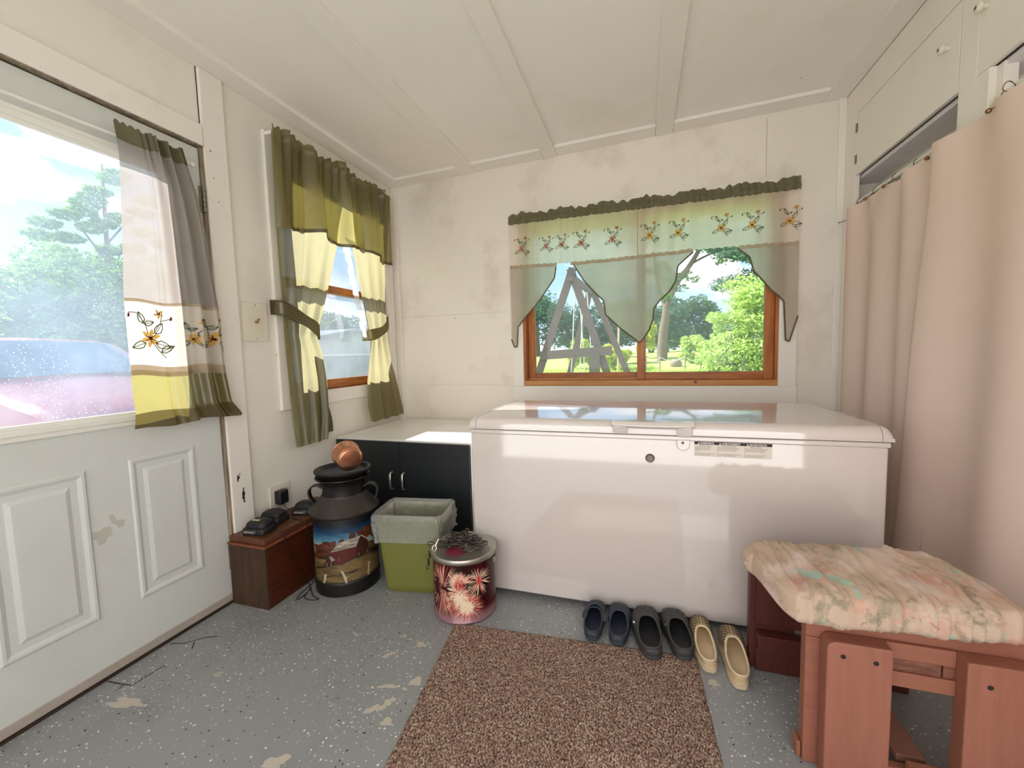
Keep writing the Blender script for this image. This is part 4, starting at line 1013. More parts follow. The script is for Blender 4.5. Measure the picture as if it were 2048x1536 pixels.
def mat_cushion():
    m, t, out = nt('faded_floral_cotton'); co = coords(t)
    base = mixc(t, noise(t, co, 5, 4), srgb(182, 157, 136), srgb(206, 184, 166))
    n1 = noise(t, coords(t, (1, 1, 2.2), (0, 0, .6)), 7.5, 5, .6, dist=1.2)
    col = mixc(t, ramp(t, n1, [(.54, (0, 0, 0, 1)), (.62, (.7, .7, .7, 1))]), base, srgb(198, 150, 134))
    n2 = noise(t, coords(t, (1.6, .7, 1.2), (0, 0, -.5)), 9, 5, .6, dist=.8)
    col = mixc(t, ramp(t, n2, [(.55, (0, 0, 0, 1)), (.66, (.75, .75, .75, 1))]), col, srgb(138, 134, 112))
    n3 = noise(t, coords(t, (1, 1, 1), (.4, 0, 1.5)), 6.3, 4, .55, dist=1.4)
    col = mixc(t, ramp(t, n3, [(.61, (0, 0, 0, 1)), (.66, (.75, .75, .75, 1))]), col, srgb(150, 190, 176))
    n4 = noise(t, coords(t, (1.4, .5, 1), (0, 0, .9)), 17, 5, .7, dist=1.5)
    col = mixc(t, ramp(t, n4, [(.60, (0, 0, 0, 1)), (.63, (.6, .6, .6, 1)), (.67, (0, 0, 0, 1))]), col, srgb(92, 84, 84))
    n5 = noise(t, coords(t, (1, 1, 1), (.2, .3, 2.0)), 4.1, 4, .55, dist=.9)
    col = mixc(t, ramp(t, n5, [(.52, (0, 0, 0, 1)), (.64, (.7, .7, .7, 1))]), col, srgb(224, 206, 198))
    principled(t, out, col, .85, 0, bumpn(t, noise(t, co, 420, 2), .15, .001), .15); return m
CQ = [(.352, 1.160), (.885, 1.205), (.815, 1.535), (.300, 1.475)]        # corners FL FR BR BL
CZ0, CZ1 = .450, .548
CREASE = []
_r = random.Random(9); _x = .435
while _x < 1.02:
    CREASE.append((_x, _r.uniform(.0032, .0060), _r.uniform(.35, 1.0), _r.choice((1.0, 1.0, 1.0, 1.22, 1.3)), _r.choice((1.35, 1.5, 1.6, 1.6)))); _x += _r.uniform(.011, .030)
def cush_pt(p):
    # p on the cube surface [-1,1]^3 -> puffy box
    x, y, z = p
    e = 5.0
    k = (abs(x) ** e + abs(y) ** e + abs(z) ** e) ** (1 / e); 
    q = Vector((x, y, z)) / k
    q = q.lerp(Vector(p), .35)
    u, v = (q.x * .5 + .5), (q.y * .5 + .5)
    a = Vector(CQ[0]).lerp(Vector(CQ[1]), u); c = Vector(CQ[3]).lerp(Vector(CQ[2]), u); w_ = a.lerp(c, v)
    edge = max(abs(q.x), abs(q.y))
    hh = q.z * (1 - .22 * edge ** 6)
    zz = (CZ0 + CZ1) / 2 + hh * (CZ1 - CZ0) / 2
    # pull folds running across the cover
    X, Y = w_.x, w_.y
    s1 = X + .08 * Y
    r = 0.0
    for c_, w2, h_, y0, y1 in CREASE:
        dd = (s1 - c_ - .010 * math.sin(Y * 11 + c_ * 60)) / w2
        if abs(dd) < 3: r += h_ * math.exp(-dd * dd) * sstep((Y - y0 + .04) / .06) * sstep((y1 + .04 - Y) / .06)
    amp = .013
    if q.z > -.2: zz += amp * r * (1 if q.z > .4 else max(0, (q.z + .2) / .6)) 
    side = max(0, -q.y) ** 4 if q.y < 0 else 0
    dy = -amp * 1.2 * r * side * sstep((X - .37) / .05)
    zz += .004 * math.sin(X * 31 + 2) * math.sin(Y * 23)
    # drooping front-left corner and pinched back-left corner
    dz = -.020 * max(0, -q.x) ** 4 * max(0, -q.y) ** 3 * (1 if q.z < 0 else .3)
    if q.x < -.6 and q.y > .4: w_.x -= .018 * (1 - abs(q.z)) * ((-q.x - .6) / .4)
    return (w_.x, w_.y + dy, zz + dz)
b = MB(); Nn = 70
for axis in range(3):
    for sgn in (-1, 1):
        na = Nn; nb = Nn if axis == 2 else 22
        def fn(u, v, axis=axis, sgn=sgn):
            a, c = 2 * u - 1, 2 * v - 1
            p = [0, 0, 0]; p[axis] = sgn
            if axis == 2: p[0], p[1] = a, c
            elif axis == 0: p[1], p[2] = a, c
            else: p[0], p[2] = a, c
            return cush_pt(p)
        o0 = len(b.f); b.grid(fn, na, nb)
        flip = (sgn > 0 and axis == 1) or (sgn < 0 and axis in (0, 2))
        if not flip and False: pass
        if flip: b.f[o0:] = [tuple(reversed(f)) for f in b.f[o0:]]
cu = b.build('seat_cushion', mat_cushion(), smooth=180)
bmx = bmesh.new(); bmx.from_mesh(cu.data); bmesh.ops.remove_doubles(bmx, verts=bmx.verts, dist=.0006); bmesh.ops.recalc_face_normals(bmx, faces=bmx.faces); bmx.to_mesh(cu.data); bmx.free()
for p in cu.data.polygons: p.use_smooth = True
tag(cu, 'faded floral seat cushion with creased cover lying on the wooden bench', 'cushion')
# ------------------------------------------------------------------ fabrics
M['olive'] = cloth('olive_satin', srgb(94, 84, 50), .46, srgb(200, 190, 116), 0.0, gloss=.19)
M['olivep'] = cloth('olive_sheer_satin', srgb(96, 86, 50), .50, srgb(204, 198, 152), .05, gloss=.13)
M['olived'] = cloth('olive_hem', srgb(92, 82, 48), .25, srgb(140, 128, 64), 0.0, gloss=.12)
M['mauve'] = cloth('mauve_sheer', srgb(178, 171, 164), .50, srgb(172, 164, 160), .10)
M['sheer'] = cloth('white_sheer', srgb(232, 224, 212), .50, srgb(214, 206, 196), .10)
M['creamv'] = cloth('cream_sheer', srgb(246, 241, 226), .80, srgb(255, 246, 242), .07)
M['sage'] = cloth('sage_cotton', srgb(176, 170, 160), .68, srgb(232, 224, 214), .06)
M['hdr'] = cloth('olive_heading', srgb(120, 114, 92), .3, srgb(140, 134, 108), 0.0)
M['taupe'] = cloth('taupe_scallop', srgb(190, 172, 150), .4, srgb(206, 188, 164), 0.0)
M['lace'] = cloth('white_lace', srgb(240, 238, 230), .5, None, .35)
M['pinkc'] = cloth('rosy_beige_curtain', srgb(236, 213, 201), .10, srgb(220, 194, 178), 0.0, var=.03)
def thread(nm, c): return cloth(nm, c, .35, c, 0.0, var=.15)
M['thg'] = thread('green_thread', srgb(92, 98, 72)); M['thp'] = thread('pink_thread', srgb(206, 150, 128)); M['thy'] = thread('yellow_thread', srgb(222, 178, 96)); M['thm'] = thread('maroon_thread', srgb(96, 44, 46))

def motif(mb, P, cx, cz, s, petal, mg, mp, mm_, flip=1):
    """embroidered spray. P(a, b) -> point on the cloth; a right, b up, in metres; material slots mg green, mp petals, mm_ maroon"""
    def poly(pts, m): mb.add([P(cx + flip * s * x, cz + s * y) for x, y in pts], [tuple(range(len(pts)))], m)
    def line(pts, w, m):
        for (xa, ya), (xb, yb) in zip(pts[:-1], pts[1:]):
            dx, dy = xb - xa, yb - ya; L = math.hypot(dx, dy) or 1; nx, ny = -dy / L * w, dx / L * w
            poly([(xa - nx, ya - ny), (xb - nx, yb - ny), (xb + nx, yb + ny), (xa + nx, ya + ny)], m)
    def flower(x, y, r, n=6, a0=0):
        for k in range(n):
            a = a0 + 2 * PI * k / n; c, s_ = math.cos(a), math.sin(a)
            poly([(x + r * (p * c - q * s_), y + r * (p * s_ + q * c)) for p, q in ((.1, -.10), (.55, -.24), (.95, -.10), (1.05, 0), (.95, .10), (.55, .24), (.1, .10))], mp)
        for k in range(n): a = a0 + 2 * PI * k / n + .3; line([(x, y), (x + r * .6 * math.cos(a), y + r * .6 * math.sin(a))], .010, mm_)
        poly([(x + r * .24 * math.cos(a), y + r * .24 * math.sin(a)) for a in [2 * PI * k / 8 for k in range(8)]], mm_)
    def leaf(x, y, a, L, w):
        c, s_ = math.cos(a), math.sin(a)
        pts = [(x + L * (p * c - q * w * s_), y + L * (p * s_ + q * w * c)) for p, q in ((0, 0), (.3, .42), (.65, .34), (1, 0), (.65, -.34), (.3, -.42), (0, 0))]
        line(pts, .013, mg); line([pts[0], pts[3]], .009, mg)
    line([(.0, -.05), (.16, -.30), (.34, -.52)], .011, mg); line([(-.05, .1), (-.10, .36), (-.28, .62), (-.46, .62)], .010, mg); line([(.08, .12), (.26, .40), (.34, .70)], .010, mg); line([(.28, .44), (.48, .50)], .010, mg)
    leaf(.12, .10, 1.0, .34, .6); leaf(.10, -.12, -.3, .38, .6); leaf(-.12, -.12, 3.5, .34, .6); leaf(-.14, .36, 1.9, .30, .6); leaf(-.12, .34, .3, .24, .6); leaf(.22, -.36, .5, .34, .55)
    flower(0, 0, .23, 6, .3); flower(.24, .62, .13, 5, .8)
    for x, y in ((-.46, .56), (.5, .52)): poly([(x - .03, y - .06), (x + .02, y - .05), (x + .03, y + .03), (x - .01, y + .05)], mm_)

# ---- back window valance
vl = thing('window_valance', (-.02, 2.85, 1.75), 'cream swag valance with embroidered flowers and sage tails over the back window', 'curtain')
VX0, VX1, VY = -.900, .866, 2.862
def vwave(x, z):
    k = .55 + .45 * math.sin(x * 3.1 + 1) * math.sin(x * 7.7)
    f = math.sin(x * 62 + 1.6 * math.sin(x * 9)) * .006 + math.sin(x * 31 + 2) * .006 + .010 * math.exp(-((x + .52) / .05) ** 2) * math.sin(x * 140)
    return f * (.5 + k * .7) * (1 if z < 2.06 else .8)
def vpt(x, z, off=0): return (x, VY + vwave(x, z) - off, z)
b = MB()
def hd(u, v):
    x = lerp(VX0 - .004, VX1 + .004, u); ruf = .010 * abs(math.sin(x * 47 + 2 * math.sin(x * 13))) + .008 * math.sin(x * 23 + 1) + .005 * math.sin(x * 91)
    top = 2.128 + ruf; z = lerp(2.064, top, v); amp = .012 * math.sin(x * 150 + 2.2 * math.sin(x * 19)) * (.35 if abs(v - .35) < .12 else 1)
    bulge = .012 * math.exp(-((v - .28) / .2) ** 2)
    return (x, VY - .006 - bulge + amp * .6, z)
b.grid(hd, 420, 10); b.build('heading', M['hdr'], vl, smooth=180)
SCX = [-.905, -.716, -.60, -.546, -.473, -.263, -.052, .129, .308, .443, .561, .743, .869]
def scallop(x): return 1.768 + .006 * abs(math.sin(x * PI / .042)) + .006 * math.sin(x * 5)
b = MB()
b.grid(lambda u, v: vpt(lerp(VX0, VX1, u), lerp(scallop(lerp(VX0, VX1, u)), 2.072, v)), 360, 10, 0)
for x, pk in ((-.815, 1), (-.640, 1), (-.530, 1), (-.398, 1), (-.192, 1), (.040, 2), (.212, 2), (.456, 2), (.625, 2), (.821, 2)):
    motif(b, lambda a, c: vpt(a, c, .0022), x, 1.895, .115 * (1 if x not in (-.640, -.530) else .85), None, 3, pk, 4)
b.build('cream_band', [M['creamv'], M['thp'], M['thy'], M['thg'], M['thm']], vl)
# lined seam behind the cream band where two pieces meet
b = MB(); b.grid(lambda u, v: vpt(-.036 + .006 * u, lerp(1.76, 2.07, v), .002), 1, 12); b.build('seam', M['taupe'], vl)
b = MB()
def trimz(x): return scallop(x)
b.grid(lambda u, v: (lambda x: vpt(x, trimz(x) + lerp(-.014 - .005 * abs(math.sin(x * PI / .042)), .006, v), .0025))(lerp(VX0, -.565, u)), 90, 2)
b.grid(lambda u, v: (lambda x: vpt(x, trimz(x) + lerp(-.014 - .005 * abs(math.sin(x * PI / .042)), .006, v), .0025))(lerp(-.47, .30, u)), 190, 2)
b.grid(lambda u, v: (lambda x: vpt(x, trimz(x) + lerp(-.014 - .005 * abs(math.sin(x * PI / .042)), .006, v), .0025))(lerp(.56, VX1, u)), 90, 2)
b.build('scalloped_trim', M['taupe'], vl, smooth=180)
def tail(name, edge, x0, x1, hemw=.010):
    """cloth between the scallop line and a lower edge given as points (x, z) from x0 to x1"""
    xs = [p[0] for p in edge]; zs = [p[1] for p in edge]
    b = MB(); n = 110
    def P(u, v):
        x = lerp(x0, x1, u); zb = interp(x, xs, zs); zt = trimz(x) - .004; z = lerp(min(zb, zt - .002), zt, v)
        fold = .012 * math.sin(x * 46 + 1.2) * (1 - .3 * v) + .016 * math.sin(x * 17 + z * 2.5)
        return (x, VY + .002 + vwave(x, z) * .7 + fold * (1.768 - z) * 1.2, z)
    b.grid(P, n, 26); o = b.build(name, M['sage'], vl, smooth=180)
    b = MB(); pts = [Vector(P(k / n, 0)) for k in range(n + 1)]
    b.tube(pts, .0045, 6); b.build('hem', M['hdr'], o, smooth=180)
tail('swag_tail', [(-.905, 1.262), (-.885, 1.205), (-.868, 1.210), (-.860, 1.35), (-.797, 1.423), (-.723, 1.488), (-.649, 1.586), (-.585, 1.675), (-.572, 1.75)], -.905, -.572)
tail('swag_tail', [(-.452, 1.756), (-.385, 1.645), (-.30, 1.545), (-.252, 1.50), (-.240, 1.405), (-.149, 1.313), (-.023, 1.212), (-.008, 1.222), (.039, 1.294), (.062, 1.36), (.066, 1.425), (.10, 1.475), (.159, 1.53), (.200, 1.595), (.212, 1.69), (.300, 1.764)], -.452, .300)
tail('swag_tail', [(.552, 1.764), (.615, 1.705), (.640, 1.62), (.690, 1.555), (.732, 1.500), (.80, 1.43), (.815, 1.20), (.832, 1.19), (.862, 1.31), (.870, 1.34)], .552, .870)
b = MB(); b.cyl((VX0 - .01, VY + .012, 2.088), (VX1 + .01, VY + .012, 2.088), .006, 10)
for x in (VX0 - .008, VX1 + .008): b.box(x - .003, x + .003, VY + .006, YB - .021, 2.080, 2.096)
b.build('curtain_rod', M['sash'], vl)

# ---- left window: olive curtains
oc = thing('olive_curtain', (XL + .06, 2.28, .66), 'shiny olive green curtain set with valance and tied panels on the left window', 'curtain')
OX = XL + .062
b = MB(); b.cyl((OX - .014, 1.752, 2.338), (OX - .014, 2.775, 2.338), .007, 10)
for y in (1.757, 2.77): b.box(XL + .02, OX, y - .004, y + .004, 2.33, 2.346)
b.build('curtain_rod', M['sash'], oc)
YV0, YV1 = 1.722, 2.775
def gather(y): return max(math.exp(-((y - 1.86) / .06) ** 2), math.exp(-((y - 2.24) / .07) ** 2), .9 * math.exp(-((y - 2.70) / .05) ** 2), .45)
def valx(y, z):
    g = gather(y); d = (2.34 - z)
    return OX + .018 + .006 * math.exp(-((z - 2.338) / .016) ** 2) + (.010 * math.sin(y * 70 + 2 * math.sin(y * 17)) * g * sstep((z - 2.35) / .02)) + g * (.016 * math.sin(y * 95 + 2.5 * math.sin(y * 11)) * max(0, 1 - d / .22)) + (.012 + .022 * min(1, d / .4)) * math.sin(y * 24 + 1.3 + z * .8) + .010 * math.sin(y * 51 + z * 3 + 2 * math.sin(y * 5)) + .004 * math.sin(y * 83 - z * 9)
b = MB()
def vtop(y): return 2.362 + .020 * math.sin(y * 17 + 1) * gather(y) + .013 * abs(math.sin(y * 61 + 3 * math.sin(y * 7))) - .012 * (1 if 2.0 < y < 2.10 else 0)
def vbot(y): return 1.872 + .016 * math.sin(y * 13 + .6) + .012 * sstep((y - 1.95) / .1) - .016 * sstep((y - 2.42) / .1) - .012 * sstep((1.80 - y) / .05)
b.grid(lambda u, v: (lambda y: (lambda z: (valx(y, z), y, z))(lerp(vbot(y), vtop(y), v)))(lerp(YV0, YV1, u)), 300, 60); b.build('valance', M['olive'], oc, smooth=180)
b = MB(); b.grid(lambda u, v: (lambda y: (lambda z: (valx(y, z) - .002, y, z))(lerp(vbot(y) - .002, vbot(y) + .018, v)))(lerp(1.84, YV1, u)), 240, 3); b.build('valance_hem', M['olived'], oc, smooth=180)
def panel(name, zs, yo, yi, nf, ph, amp0):
    b = MB()
    def P(u, v):
        z = lerp(zs[-1], zs[0], v)
        a = float(np.interp(-z, [-q for q in zs], yo)); c = float(np.interp(-z, [-q for q in zs], yi)); w_ = abs(c - a)
        amp = amp0 * (1.25 - w_ / .45)
        f = math.sin(u * nf * 2 * PI + ph + .5 * math.sin(z * 5)) + .45 * math.sin(u * nf * 3.7 * PI + 2 * ph + z * 2)
        zz = z + .012 * math.sin(u * nf * 2 * PI + ph) * (1 if v < .04 else 0) * .5
        return (OX - .006 + amp * f * (.35 + .65 * sstep((2.3 - z) / .5)), lerp(a, c, u), zz)
    b.grid(P, 80, 90); return b.build(name, M['olivep'], oc, smooth=180)
zsL = [2.33, 1.86, 1.64, 1.48, 1.38, 1.29, 1.20, 1.05, .82, .67]
panel('left_panel', zsL, [1.762, 1.752, 1.752, 1.752, 1.752, 1.752, 1.756, 1.764, 1.770, 1.780], [2.28, 2.205, 2.130, 2.072, 2.030, 1.995, 2.032, 2.052, 2.056, 2.030], 3.5, .4, .020)
b = MB(); b.grid(lambda u, v: (OX - .030 + .01 * math.sin(v * 9), lerp(1.98, 2.02 + .085 * (1 - v), u), lerp(.705, 1.18, v)), 8, 20); b.build('left_lining', M['olived'], oc, smooth=180)
panel('right_panel', [2.33, 1.86, 1.64, 1.48, 1.36, 1.28, 1.12, 1.0, .83, .70], [2.27, 2.345, 2.392, 2.445, 2.470, 2.495, 2.455, 2.430, 2.424, 2.452], [2.765, 2.715, 2.700, 2.695, 2.690, 2.690, 2.735, 2.782, 2.835, 2.875], 3.2, 1.7, .018)
b = MB()
def lacep(u, v):
    z = lerp(1.30, 1.95, v); y = float(np.interp(z, [1.28, 1.36, 1.48, 1.64, 1.86, 2.0], [2.48, 2.455, 2.43, 2.375, 2.33, 2.30])); return (OX - .008 + .004 * math.sin(z * 40), y - .055 * u + .006 * math.sin(z * 90) * u, z)
b.grid(lacep, 5, 50); b.build('lace_edge', M['lace'], oc, smooth=180)
def tieband(name, p0, p1, h, sag, xo=.042):
    b = MB(); p0, p1 = Vector(p0), Vector(p1)
    def P(u, v):
        p = p0.lerp(p1, u); s_ = math.sin(PI * u)
        return (OX + .008 + xo * s_ ** .6 - (.05 if u in (0, 1) else 0), p.x, p.y - sag * s_ + (v - .5) * h * (1 + .12 * math.sin(u * 9)))
    b.grid(P, 26, 5); return b.build(name, M['olive'], oc, smooth=180, solid=.003)
tieband('tie_band', (1.715, 1.440), (1.998, 1.312), .076, .002)
tieband('tie_band', (2.695, 1.435), (2.455, 1.312), .070, .020)

# ---- the half curtain on the door
dc = thing('door_curtain', (XL + .04, 1.23, .92), 'sheer half curtain with embroidered white band and olive hem on the door', 'curtain')
DX = XL + .030
b = MB(); b.cyl((DX, .56, 2.000), (DX, 1.352, 2.018), .0055, 10); b.sphere((DX, 1.360, 2.018), .010, 12, 8); b.box(XL - .004, DX, 1.340, 1.348, 2.010, 2.026); b.box(XL - .004, DX, .57, .578, 1.993, 2.009)
b.build('curtain_rod', M['sash'], dc, smooth=60)
dzs = [2.06, 2.01, 1.965, 1.885, 1.71, 1.40, 1.13, .977, .915]
dyo = [1.066, 1.070, 1.076, 1.074, 1.062, 1.042, 1.040, 1.042, 1.034]; dyi = [1.30, 1.312, 1.325, 1.350, 1.374, 1.405, 1.412, 1.432, 1.478]
def dcp(u, z, off=0.0):
    a = float(np.interp(-z, [-q for q in dzs], dyo)); c = float(np.interp(-z, [-q for q in dzs], dyi))
    g = sstep((u - .32) / .15); top = sstep((z - 1.75) / .3)
    f = g * (math.sin(u * 27 + .7) * (.017 - .004 * top) + .007 * math.sin(u * 61 + z)) + top * g * .008 * math.sin(u * 110) + .006 * math.sin(u * 9 + z * 1.5)
    return (DX + .022 + f + off + .012 * (2 - z) * .6, lerp(a, c, u), z)
def dtop(u): return 2.052 + .030 * (1 - sstep(u / .30)) * 0 + .010 * abs(math.sin(u * 31)) - .006 * sstep((u - .3) / .1)
def dband(name, za, zb, mat, off=0.0, extra=None, n2=20):
    b = MB(); b.grid(lambda u, v: dcp(u, lerp(za(u) if callable(za) else za, zb(u) if callable(zb) else zb, v), off), 130, n2)
    return b, name, mat
def seam1(u): return 1.402 + .004 * math.sin(u * 12)
def seam2(u): return 1.135 + .006 * math.sin(u * 9 + 1) - .006 * u
def hem(u): return .972 + .004 * math.sin(u * 8)
def low(u): return .912 + .006 * math.sin(u * 11 + 1)
b, _, _ = dband('', seam1, 2.0, None); b.build('upper_sheer', M['mauve'], dc, smooth=180)
b, _, _ = dband('', 1.992, dtop, None, .003); b.build('heading', M['hdr'], dc, smooth=180)
b, _, _ = dband('', seam2, seam1, None)
for u0, cz, s_, fl, pk in ((.22, 1.262, .155, 1, 1), (.66, 1.262, .11, 1, 1), (.90, 1.262, .140, 1, 1)):
    motif(b, lambda a, c: dcp(min(1, max(0, a)), c, .003), u0, cz, s_, None, 2, pk, 3) if False else motif(b, lambda a, c, u0=u0: dcp(min(1, max(0, u0 + (a - u0) * 2.75)), c, .003), u0, cz, s_, None, 2, pk, 3)
b.build('embroidered_band', [M['sheer'], M['thy'], M['thg'], M['thm']], dc)
b, _, _ = dband('', hem, seam2, None); b.build('olive_band', M['olive'], dc, smooth=180)
b, _, _ = dband('', low, hem, None, .001, n2=5); b.build('hem', M['olived'], dc, smooth=180)
b = MB(); b.grid(lambda u, v: dcp(u, seam2(u) + lerp(-.02, .02, v), .0015), 130, 2); b.build('lower_seam', M['taupe'], dc, smooth=180)
b = MB(); b.grid(lambda u, v: dcp(u, seam1(u) + lerp(-.006, .006, v), .0015), 130, 2); b.build('upper_seam', M['taupe'], dc, smooth=180)

# ---- closet curtains on rods with roller hooks
def hooks(parent, pts, rodx, rodz):
    for y, z in pts:
        h = bpy.data.objects.new('curtain_hook', None); COL.objects.link(h)
        b = MB(); b.tube([(rodx + .0145 * math.cos(a), y + .003 * math.sin(2 * a), rodz - .002 + .0145 * math.sin(a)) for a in [2 * PI * k / 18 for k in range(18)]], .0016, 6, closed=True); b.tube([(rodx - .012, y, rodz - .012), (rodx - .030, y, z + .006), (rodx - .040, y, z)], .0016, 6)
        b.sphere((rodx - .046, y, z - .004), .0082, 14, 10)
        COL.objects.unlink(h); bpy.data.objects.remove(h); b.build('curtain_hook', M['brass'], parent, smooth=60)
r1 = thing('closet_curtain', (1.10, 2.42, .05), 'rosy beige closet curtain hanging behind the freezer end', 'curtain')
def c1(u, v):
    y = lerp(2.786, 1.99, u); z = lerp(.05, 1.912 - .012 * abs(math.sin(u * PI * 5)), v)
    y2 = y + .012 * math.sin(u * 22) * (1 - v)
    x = 1.090 - .012 * math.sin(u * 2 * PI * 3.2 + .6) * (1 + .6 * (1 - v)) - .010 * math.sin(u * 2 * PI * 1.3 + v * 1.2) - .012 * math.sin(u * PI * 10) * max(0, v - .9) * 6
    x -= .020 * sstep((u - .62) / .1) * (1 - v) * .5
    return (x - .006, y2, z)
b = MB(); b.grid(c1, 150, 60); b.build('cloth', M['pinkc'], r1, smooth=180)
hooks(r1, [(2.76, 1.897), (2.60, 1.900), (2.43, 1.900), (2.27, 1.898), (2.12, 1.896)], 1.118, 1.934)
rd = thing('curtain_rod', (1.118, 2.4, 1.934), 'white closet rod carrying the curtain next to the back wall', 'rod')
b = MB(); b.cyl((1.118, 2.012, 1.934), (1.118, 2.60, 1.934), .0105, 14); b.cyl((1.118, 2.60, 1.934), (1.118, 2.785, 1.934), .0088, 14); b.build('tube', M['sash'], rd, smooth=60)
for ya in (2.770, 2.012):
    b = MB(); b.cyl((1.118, ya, 1.934), (1.118, ya + .015, 1.934), .0125, 14); b.build('end_cap', M['cream'], rd, smooth=60)
r2 = thing('closet_curtain', (1.06, 1.6, .05), 'rosy beige closet curtain nearer the room, overlapping the frame post', 'curtain')
def c2(u, v):
    z = lerp(.045, 1.922 - .010 * abs(math.sin(u * PI * 6)), v)
    yl = lerp(2.195, 2.090, v ** .8); y = lerp(yl, .40, u)
    top = sstep((v - .55) / .45)
    x = 1.052 + .016 * top - (.020 - .006 * top) * math.sin(u * 2 * PI * 4.2 + .4) - .012 * math.sin(u * 2 * PI * 1.7 + 2 + v) - .014 * math.sin(u * PI * 12) * max(0, v - .88) * 6
    d = (1.758 - y); pull = math.exp(-(d / .14) ** 2) * max(0, v - .55) * .06
    return (x - pull + .012 * (1 - sstep(u / .03)), y, z)
b = MB(); b.grid(c2, 260, 70); b.build('cloth', M['pinkc'], r2, smooth=180)
hooks(r2, [(1.758, 1.892), (1.45, 1.892), (1.15, 1.892), (.85, 1.892)], 1.085, 1.955)
rd2 = thing('curtain_rod', (1.085, 1.2, 1.955), 'white closet rod above the nearer curtain', 'rod')
b = MB(); b.cyl((1.112, 1.842, 1.955), (1.085, .40, 1.955), .0105, 14); b.build('tube', M['sash'], rd2, smooth=60)
b = MB(); b.cyl((1.112, 1.826, 1.955), (1.112, 1.842, 1.955), .0125, 14); b.build('end_cap', M['cream'], rd2, smooth=60)
# ------------------------------------------------------------------ the garden
def gz(x, y):
    """ground height: flat near the house, rising gently behind"""
    return -.42 + 1.25 * sstep((y - 7) / 20) + .10 * math.sin(x * .35) * sstep((y - 5) / 6)
def mat_grass():
    m, t, out = nt('lawn'); co = coords(t)
    col = mixc(t, noise(t, co, .8, 6, .6), srgb(134, 168, 84), srgb(184, 206, 122))
    col = mixc(t, ramp(t, noise(t, co, 9, 5, .7), [(.4, (0, 0, 0, 1)), (.7, (.5, .5, .5, 1))]), col, srgb(104, 138, 68))
    principled(t, out, col, .9, 0, bumpn(t, noise(t, co, 30, 4), .5, .02), .1); return m
b = MB()
def gp(u, v):
    x, y = lerp(-45, 45, u), lerp(-30, 60, v)
    inside = XL - .3 < x < 2.1 and YR - .2 < y < YB + .25
    return (x, y, gz(x, y) + .0)
b.grid(gp, 120, 120); gr = structure(b.build('ground', mat_grass(), smooth=180), 'sunny green lawn outside')
def mat_gravel():
    m, t, out = nt('drive_gravel'); co = coords(t)
    principled(t, out, mixc(t, noise(t, co, 14, 5), srgb(150, 144, 134), srgb(190, 184, 172)), .9); return m
b = MB(); b.grid(lambda u, v: (lerp(-9.5, -2.4, u), lerp(-2, 7, v), gz(0, 0) + .015), 1, 1); structure(b.build('driveway_path', mat_gravel()))
M['bounce'] = plain('pale_bounce', srgb(226, 223, 218), .85, 0, .06, 5)  # unseen pale slab, added to bounce sunlight up to the ceiling
b = MB(); b.box(-9.5, 9, -14, YR - .01, -.5, -.10); b.box(2.0, 9, YR, 3.0, -.5, -.14); structure(b.build('bounce_slab', M['bounce']), 'unseen pale slab added behind the porch to bounce sunlight')
def leaves(n, centers, size, sq=1.0, bend=.25):
    """numpy cloud of leaf quads; centers: list of (x, y, z, rx, ry, rz, weight)"""
    W_ = np.array([c[6] for c in centers], float); W_ /= W_.sum(); idx = RNG.choice(len(centers), n, p=W_); C = np.array([c[:6] for c in centers])[idx]
    d = RNG.normal(size=(n, 3)); d /= np.linalg.norm(d, axis=1)[:, None]; r = RNG.uniform(.35, 1, n) ** .5
    P = C[:, :3] + d * r[:, None] * C[:, 3:6]
    a = RNG.normal(size=(n, 3)); a[:, 2] *= .6; a /= np.linalg.norm(a, axis=1)[:, None]
    b_ = np.cross(a, RNG.normal(size=(n, 3))); b_ /= np.linalg.norm(b_, axis=1)[:, None]
    s_ = size * RNG.uniform(.6, 1.4, n)[:, None]
    q0, q1, q2, q3 = P - a * s_, P + b_ * s_ * .45 * sq, P + a * s_, P - b_ * s_ * .45 * sq
    V = np.stack([q0, q1, q2, q3], 1).reshape(-1, 3)
    return V
def foliage(name, V, mat, parent):
    n = len(V) // 4; me = bpy.data.meshes.new(name); me.vertices.add(len(V)); me.vertices.foreach_set('co', V.astype(np.float32).ravel())
    me.loops.add(len(V)); me.loops.foreach_set('vertex_index', np.arange(len(V), dtype=np.int32)); me.polygons.add(n)
    me.polygons.foreach_set('loop_start', np.arange(0, len(V), 4, dtype=np.int32)); me.update(calc_edges=True); me.validate()
    me.materials.append(mat); o = bpy.data.objects.new(name, me); COL.objects.link(o)
    if parent: o.parent = parent; o.location = -Vector(parent.location)
    return o
M['bark'] = plain('bark', srgb(98, 88, 74), .9, 0, .3, 3, .6, 20)
M['lf1'] = leafy('bright_leaves', srgb(148, 184, 92), srgb(206, 224, 142), .4)
M['lf2'] = leafy('mid_leaves', srgb(84, 128, 62), srgb(140, 176, 92), .35)
M['lf3'] = leafy('dark_needles', srgb(62, 96, 74), srgb(104, 138, 104), .3)
M['lf4'] = leafy('yellow_leaves', srgb(170, 190, 60), srgb(206, 214, 100), .4)
def tree(name, base, trunk, crowns, n, size, mat, label, group='trees beyond the yard', sq=1.0, cat='tree'):
    t = thing(name, base, label, cat, group)
    if trunk:
        b = MB()
        for pts, r in trunk: b.tube(smoothpts(pts, 5), lambda f, r=r: lerp(r[0], r[1], f), 10)
        b.build('trunk', M['bark'], t, smooth=180)
    foliage('foliage', leaves(n, crowns, size, sq), mat, t)
    return t
